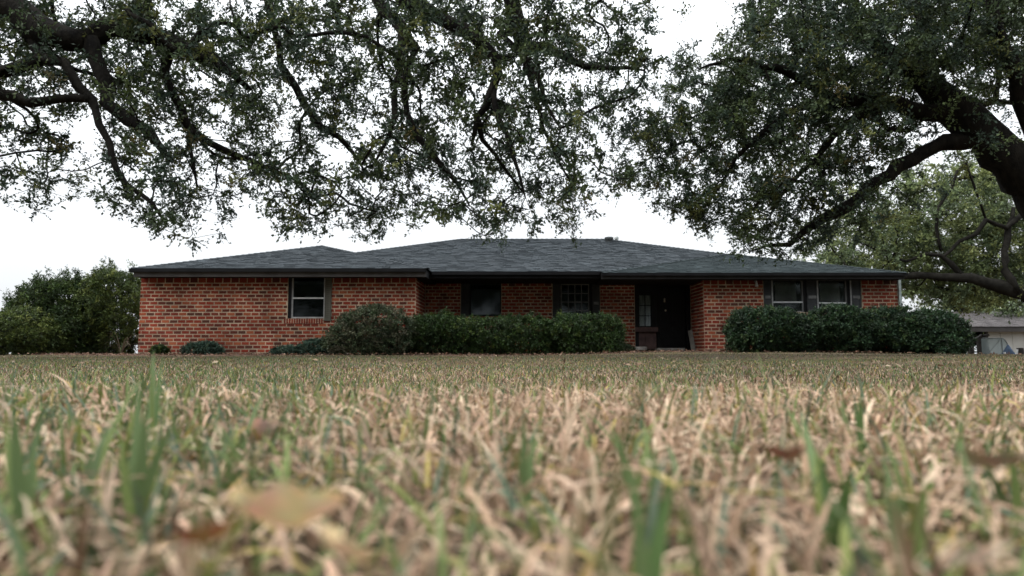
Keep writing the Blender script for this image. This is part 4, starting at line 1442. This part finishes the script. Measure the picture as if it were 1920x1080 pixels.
b = MB(); b.bar(P(1816, 646, 36.9), P(1842, 629, 36.9), .14, .16); b.bar(P(1840, 630, 36.88), P(1854, 628, 36.88), .1, .1)
b.build('beam', M['post'], pf)
MB().box(X(1818, 37), X(1829, 37), 36.97, 37.05, gf + .45, gf + .52).build('rail', M['post'], pf)
for i, (px, lean, lab) in enumerate(((1906, .12, 'short white stake leaning beside a dark stump'), (1884, 0, 'short pale peg below the arch of the netted frame'))):
    p0 = P(px, 664, 37)
    b = MB(); b.tube([(p0.x - lean, 37, gf - .1), (p0.x + lean * .5, 37, Z(655 if i == 0 else 660, 37))], [.055, .05], 6)
    o = b.build('stake', M['white']); tag(o, lab, 'stake')
p0 = P(1913, 660, 37.4)
b = MB(); b.lathe(p0.x, 37.4, [(.22, gf - .1), (.2, gf + .2), (.17, Z(652.5, 37.4)), (.05, Z(652, 37.4))], 9)
o = b.build('stump', M['post']); tag(o, 'dark stump beside the leaning white stake at the right edge', 'stump')

# ------------------------------------------------------------------ unseen trees added behind the camera to darken house front and window panes
def unseen_treeline():
    rng = np.random.default_rng(71)
    cs = []
    for x in np.arange(-46, 50, 9.5):
        n_ = 1500
        a = unit(rng.normal(size=(n_, 3)))
        h = rng.uniform(15, 19)
        q = a * rng.uniform(.5, 1, size=(n_, 1)) * np.array([6.5, 4.5, h * .44]) + np.array([x + rng.uniform(-1.5, 1.5), -24 + rng.uniform(-2, 2), h * .54])
        cs.append(q)
    c = np.concatenate(cs)
    d, nn = unit(rng.normal(size=c.shape)), unit(rng.normal(size=c.shape))
    ln = rng.uniform(.7, 1.3, len(c))
    col = np.array(PAL_F)[rng.integers(4, size=len(c))]
    o = place('unseen_treeline', leaves_mesh('unseen_treeline', c, d, nn, ln, ln * .6, col, M['leaf']))
    tag(o, 'unseen row of tall green trees added behind the camera to shade the house', 'wood', kind='stuff')


unseen_treeline()

# ------------------------------------------------------------------ lawn
STRAW = np.array([(.52, .38, .26), (.40, .27, .18), (.66, .52, .37), (.31, .195, .125), (.52, .34, .24), (.16, .10, .06), (.56, .405, .29)])
GREEN = np.array([(.12, .17, .055), (.15, .20, .065), (.09, .13, .05), (.19, .22, .06), (.12, .17, .11)])
YELL = np.array([(.34, .27, .08), (.26, .24, .09), (.38, .26, .09)])


def patch_noise(x, y):
    return (np.sin(x * 2.3 + 1.1 * np.sin(y * 1.7)) + np.sin(y * 2.9 + 1.3 * np.sin(x * 1.9 + 2)) + .6 * np.sin(x * 6.1 + y * 4.3) + .5 * np.sin(x * .7 - y * .5 + 1)) / 3.1


def bed_edge(x):
    """ragged front edge of the planting bed along the house"""
    return 18.15 + .12 * np.sin(x * 1.9) + .07 * np.sin(x * 5.3 + 1) + .9 * smooth01((x - 3.2) / .5) * smooth01((6.6 - x) / .5)


def blades(n_, d0, d1, rng, width, height, segs, green_bias, margin=.35, lie=.35, lift=0.0):
    # uniform in area over the wedge in view and a margin at either side
    y = np.sqrt(rng.uniform(d0 ** 2, d1 ** 2, n_))
    half = y * .80 + margin
    x = rng.uniform(-1, 1, n_) * half
    z = ground_z(x, y) + rng.uniform(0, 1, n_) ** 1.5 * lift
    bare = (np.exp(-((x - 3.3) / .9) ** 2 - ((y - 5.2) / .7) ** 2) > .45) & (rng.random(n_) < .8)
    keep = ~bare & (y < bed_edge(x) + rng.uniform(-.12, .1, n_))
    x, y, z = x[keep], y[keep], z[keep]
    n_ = len(x)
    g = np.clip(green_bias(x, y) + .15 * patch_noise(x, y), .015, .95)
    isg = rng.random(n_) < g
    isy = (~isg) & (rng.random(n_) < .10)
    # fresher bleached straw around the camera's clump, older and browner thatch out on the lawn
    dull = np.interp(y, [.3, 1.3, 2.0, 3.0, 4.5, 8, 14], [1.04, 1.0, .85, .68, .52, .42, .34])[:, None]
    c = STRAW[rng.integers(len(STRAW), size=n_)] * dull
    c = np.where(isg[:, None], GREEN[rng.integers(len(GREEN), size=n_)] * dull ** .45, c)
    c = np.where(isy[:, None], YELL[rng.integers(len(YELL), size=n_)], c)
    c = c * np.clip(1 + .22 * rng.normal(size=(n_, 1)), .45, 1.6) * (1 + .22 * patch_noise(x * .5 + 4, y * .35 + 1))[:, None]
    h = rng.uniform(*height, n_) * np.where(isg, 1.12, 1.0) * (1 + .30 * patch_noise(x * 2.6 + 3, y * 2.6))
    w = rng.uniform(*width, n_)
    az_ = rng.uniform(0, math.tau, n_)
    flat = rng.random(n_) < np.where(isg, lie * .35, lie)
    bend = np.where(flat, rng.uniform(1.0, 1.75, n_), rng.uniform(.15, .85, n_))
    lean = np.where(flat, rng.uniform(.5, 1.2, n_), rng.uniform(0, .75, n_))
    dx, dy = np.cos(az_), np.sin(az_)
    tw = rng.uniform(-1.2, 1.2, n_)
    sx, sy = -np.sin(az_ + tw * .5), np.cos(az_ + tw * .5)
    pts = np.zeros((n_, segs + 1, 3))
    px_, pz_ = np.zeros(n_), np.zeros(n_)
    pts[:, 0] = np.stack([x, y, z - .004], 1)
    for k in range(1, segs + 1):
        th = lean + bend * (k - .5) / segs
        px_ = px_ + np.sin(th) * h / segs; pz_ = pz_ + np.cos(th) * h / segs
        pts[:, k] = np.stack([x + dx * px_, y + dy * px_, z + np.maximum(.004, pz_)], 1)
    prof = np.array([1.0, 1.0, .82, .55, .3])[:segs] if segs > 1 else np.array([1.0])
    vs = []
    for k in range(segs):
        o = np.stack([sx * w * .5 * prof[k], sy * w * .5 * prof[k], np.zeros(n_)], 1)
        lift = np.array([0, 0, 1.0]) * (w * .18)[:, None] * (1 if k else 0)
        vs += [pts[:, k] - o + lift, pts[:, k] + o]
    vs.append(pts[:, segs])
    nv = len(vs)
    v = np.stack(vs, 1).reshape(-1, 3)
    base = np.arange(n_)[:, None] * nv
    f = []
    for k in range(segs - 1):
        a = 2 * k
        f.append(base + np.array([[a, a + 1, a + 3]])); f.append(base + np.array([[a, a + 3, a + 2]]))
    a = 2 * (segs - 1)
    f.append(base + np.array([[a, a + 1, a + 2]]))
    f = np.concatenate(f, 0)
    return v, f, np.repeat(c, nv, 0)


def build_lawn():
    rng = np.random.default_rng(99)
    near = lambda x, y: .50 - .45 * smooth01((x / y + .5) / .48) + .09 * smooth01((x / y - .35) / .3) * smooth01((1.2 - y) / .8)
    mid = lambda x, y: .32 - .24 * smooth01((x / y + .35) / .6)
    mid2 = lambda x, y: .34 - .14 * smooth01((x / y + .35) / .6) + .15 * patch_noise(x * .8 + 1, y * .6)
    far = lambda x, y: .40 - .10 * smooth01((x + 2) / 8) + .22 * patch_noise(x * .45 + 2, y * .3)
    parts = [blades(40000, .17, 1.35, rng, (.0026, .0066), (.020, .074), 4, near, margin=1.5, lie=.80, lift=.016),
             blades(20000, .17, 1.35, rng, (.0018, .0045), (.03, .085), 4, lambda x, y: .05 + 0 * x, margin=1.5, lie=1.0, lift=.045),
             blades(44000, 1.2, 2.2, rng, (.0026, .0062), (.014, .046), 3, mid, margin=1.5, lie=.70, lift=.012),
             blades(64000, 1.9, 3.4, rng, (.0026, .0055), (.010, .034), 3, mid2, margin=1.4, lie=.66, lift=.006),
             blades(110000, 3.2, 8, rng, (.0035, .0065), (.010, .026), 2, far, margin=1.2, lie=.5),
             blades(170000, 8, 21.5, rng, (.008, .016), (.010, .022), 1, far, margin=1.8, lie=.45),
             ]
    vs, fs, cs, n_ = [], [], [], 0
    for v, f, c in parts:
        vs.append(v); fs.append(f + n_); cs.append(c); n_ += len(v)
    o = place('lawn_grass', np_mesh('lawn_grass', np.concatenate(vs), np.concatenate(fs), M['blade'], np.concatenate(cs)))
    tag(o, 'dry straw coloured lawn grass mixed with green blades', 'grass', kind='stuff')


build_lawn()


def planting_bed():
    xs = np.linspace(-13, 14.5, 180)
    rows = []
    for k in range(7):
        t_ = k / 6
        yy = bed_edge(xs) * (1 - t_) + 21.8 * t_
        zz = ground_z(xs, yy) + (.004 + .02 * min(1, k * .6)) + .006 * np.sin(xs * 7.1 + k * 2)
        if k == 0: zz = ground_z(xs, yy) - .01
        rows.append(np.stack([xs, yy, zz], 1))
    v = np.concatenate(rows); n_ = len(xs)
    i_, j_ = np.meshgrid(np.arange(n_ - 1), np.arange(6))
    a = (j_ * n_ + i_).ravel()
    o = place('planting_bed', np_mesh('planting_bed', v, np.stack([a, a + 1, a + n_ + 1, a + n_], -1), M['mulch'], smooth=True))
    tag(o, 'strip of brown mulch and soil along the foot of the house', 'flower bed', kind='structure')
    rng = np.random.default_rng(57)
    m = 5200
    x = rng.uniform(-13, 14, m); y = bed_edge(x) + rng.uniform(-.35, 2.0, m) ** 1.0
    z = ground_z(x, y) + .02 + rng.uniform(0, .03, m)
    d = unit(np.stack([rng.normal(size=m), rng.normal(size=m), rng.normal(size=m) * .4], 1))
    nn = unit(np.stack([rng.normal(size=m), rng.normal(size=m), np.ones(m)], 1))
    pal = np.array([(.16, .09, .06), (.10, .06, .04), (.24, .15, .10), (.06, .04, .03), (.20, .11, .075)])
    ln = rng.uniform(.04, .10, m)
    o = place('mulch_chips', leaves_mesh('mulch_chips', np.stack([x, y, z], 1), d, nn, ln, ln * .45, pal[rng.integers(5, size=m)], M['dryleaf']))
    tag(o, 'brown leaf mulch scattered under the shrubs along the house', 'mulch', kind='stuff')


planting_bed()


def litter():
    """dry leaf bits strewn over the lawn"""
    rng = np.random.default_rng(55)
    n_ = 1900
    y = np.sqrt(rng.uniform(1.2 ** 2, 21 ** 2, n_)); x = rng.uniform(-1, 1, n_) * (y * .8 + .5)
    z = ground_z(x, y) + rng.uniform(.008, .03, n_)
    d = unit(np.stack([rng.normal(size=n_), rng.normal(size=n_), rng.normal(size=n_) * .35], 1))
    nn = unit(np.stack([rng.normal(size=n_) * .5, rng.normal(size=n_) * .5, np.ones(n_)], 1))
    pal = np.array([(.27, .19, .12), (.18, .115, .07), (.36, .28, .19), (.09, .06, .04), (.22, .16, .10)])
    col = pal[rng.integers(5, size=n_)]
    ln = rng.uniform(.022, .055, n_)
    o = place('leaf_litter', leaves_mesh('leaf_litter', np.stack([x, y, z], 1), d, nn, ln, ln * .5, col, M['dryleaf']))
    tag(o, 'small brown leaf litter strewn over the lawn', 'leaf litter', kind='stuff')


litter()


def dry_leaf(px, py, d0_, length, width, rot, tilt, curl, col, label, lobes=0, seed=1):
    rg = random.Random(seed)
    d = (.066 if py > 830 else .094) * F_PX / (py - 652)      # the depth at which the grass tops stand behind this spot
    k_ = d / d0_; length *= k_; width *= k_
    p = P(px, py, d)
    root = empty('dry_leaf', p, label, 'leaf', None)
    nu, nv = 9, 5
    vs = []
    R_ = Matrix.Rotation(rot, 3, 'Z') @ Matrix.Rotation(tilt, 3, 'X')
    for i in range(nu):
        u_ = i / (nu - 1)
        hw = rg.uniform(.82, 1.12) * width / 2 * (math.sin(math.pi * min(1, max(.03, u_ * .97 + .015))) ** .7) * (1 + (lobes * .28 * math.sin(u_ * 15)))
        for j in range(nv):
            v_ = j / (nv - 1) * 2 - 1
            q = Vector(((u_ - .5) * length, v_ * hw, curl * length * ((u_ - .5) ** 2 * 1.4 - .15) + abs(v_) ** 1.5 * hw * .7 * curl + rg.uniform(-1, 1) * length * .03))
            vs.append(R_ @ q + p)
    b = MB()
    for k in range(nu * nv):
        pass
    b.v = [tuple(v_) for v_ in vs]
    b.c = [tuple(c * rg.uniform(.8, 1.2) for c in col) for _ in vs]
    b.f = [(i * nv + j, i * nv + j + 1, (i + 1) * nv + j + 1, (i + 1) * nv + j) for i in range(nu - 1) for j in range(nv - 1)]
    b.build('leaf_blade', M['dryleaf'], root, smooth=True, color=True)
    s = MB(); s.tint = tuple(c * .6 for c in col)
    a = R_ @ Vector((-length * .5, 0, curl * length * .2)) + p
    c_ = R_ @ Vector((-length * .75, 0, curl * length * .1)) + p
    s.tube([a, c_], [.0011, .0008], 5)
    s.build('stalk', M['dryleaf'], root, color=True)


dry_leaf(535, 955, .285, .046, .030, .1, -.85, .5, (.78, .55, .32), 'broad tan dry leaf lying blurred in the near grass', 1, 1)
dry_leaf(640, 1025, .262, .040, .024, -1.0, -.6, .4, (.70, .50, .30), 'pale orange tan leaf at the bottom edge below the broad tan leaf', 1, 2)
dry_leaf(482, 812, .46, .030, .020, -.5, -.8, 1.5, (.40, .27, .19), 'curled pinkish brown leaf among the straw in front of the left wing', 0, 3)
dry_leaf(705, 742, .80, .030, .018, .3, -1.3, 2.2, (.34, .23, .15), 'curled rosy leaf standing on edge before the dark hedge', 0, 4)
dry_leaf(1880, 862, .42, .058, .026, .3, -.4, .5, (.20, .15, .09), 'dull brown leaf lying across the grass at the right edge', 0, 5)
dry_leaf(1850, 1045, .27, .030, .020, .5, -.5, .4, (.62, .50, .38), 'pale blurred leaf in the bottom right corner', 0, 6)
dry_leaf(1478, 852, .46, .030, .018, .2, -.5, .9, (.20, .10, .06), 'dark reddish brown curled leaf among green blades right of the middle', 1, 7)
dry_leaf(400, 1000, .27, .030, .018, 1.2, -.6, .6, (.24, .10, .045), 'rust red leaf scrap left of the broad tan leaf', 0, 8)


def tuft(px, py, d, blades_, label, seed):
    """broad green blades: each (tip pixel x, tip pixel y, width in mm)"""
    rg = random.Random(seed)
    p = P(px, py, d)
    p.z = gzf(p.x, p.y)
    root = empty('grass_tuft', p, label, 'grass tuft', 'broad green grass tufts in the foreground')
    for (tx, ty, wmm, dd) in blades_:
        q = P(tx, ty, d + dd)
        b = MB()
        n_ = 8
        s = (q - p).cross(Vector((rg.uniform(-.3, .3), 1, rg.uniform(-.2, .2)))).normalized()
        base = random.Random(int(tx)).choice([(.10, .17, .055), (.13, .19, .075), (.15, .20, .06)])
        mid = p.lerp(q, .5) + Vector((0, 0, .012)) - s * rg.uniform(-.006, .006)
        L_, R_, C_ = [], [], []
        for k in range(n_ + 1):
            t_ = k / n_
            c = p * (1 - t_) ** 2 + mid * 2 * t_ * (1 - t_) + q * t_ ** 2
            w = wmm / 2600 * (min(1, .75 + t_) if t_ < .5 else (1 - (t_ - .5) * 2) ** .7)
            L_.append(c - s * w + Vector((0, -.18 * w, 0))); R_.append(c + s * w + Vector((0, -.18 * w, 0))); C_.append(c)
        vs = []
        for k in range(n_ + 1): vs += [L_[k], C_[k], R_[k]]
        b.tint = base
        b.add(vs, [f for k in range(n_) for f in ((3 * k, 3 * k + 1, 3 * k + 4, 3 * k + 3), (3 * k + 1, 3 * k + 2, 3 * k + 5, 3 * k + 4))])
        b.build('blade', M['blade'], root, smooth=True, color=True)


tuft(255, 905, .46, [(272, 760, 10, .0), (262, 700, 9, .03), (340, 770, 9, -.02), (225, 830, 8, .02)], 'upright green tuft left of the middle in front of the left wing', 1)
tuft(150, 860, .50, [(268, 700, 9, .05), (200, 800, 7, 0)], 'long slanting green blade crossing beside the upright tuft', 2)
tuft(62, 830, .42, [(25, 745, 11, 0), (80, 770, 8, .02), (10, 790, 9, .03)], 'wide green blades at the left edge of the lawn', 3)
tuft(290, 760, .72, [(288, 655, 10, .05), (305, 668, 7, .05), (282, 690, 6, 0)], 'tallest green tuft reaching up to the foot of the brick wall', 4)
tuft(1210, 900, .44, [(1140, 790, 9, .02), (1225, 830, 9, 0), (1260, 880, 10, -.02)], 'green tuft with bent blades right of the middle', 5)
tuft(1560, 900, .42, [(1500, 770, 9, .1), (1530, 840, 9, 0), (1600, 870, 11, -.03)], 'green tuft below the right brick panel', 6)
tuft(1700, 985, .34, [(1650, 900, 11, 0), (1740, 900, 12, .02), (1690, 910, 10, .01)], 'blurred green tuft near the bottom right', 7)
tuft(990, 870, .50, [(985, 775, 8, 0), (1005, 800, 7, .02)], 'pair of green blades in the straw in the middle', 8)
tuft(1210, 1020, .30, [(1265, 905, 10, .02), (1190, 940, 9, 0)], 'bright green tuft at the bottom right of the middle', 9)
tuft(1610, 790, .70, [(1612, 735, 9, 0), (1600, 750, 7, .02)], 'short green blade in front of the right bushes', 10)
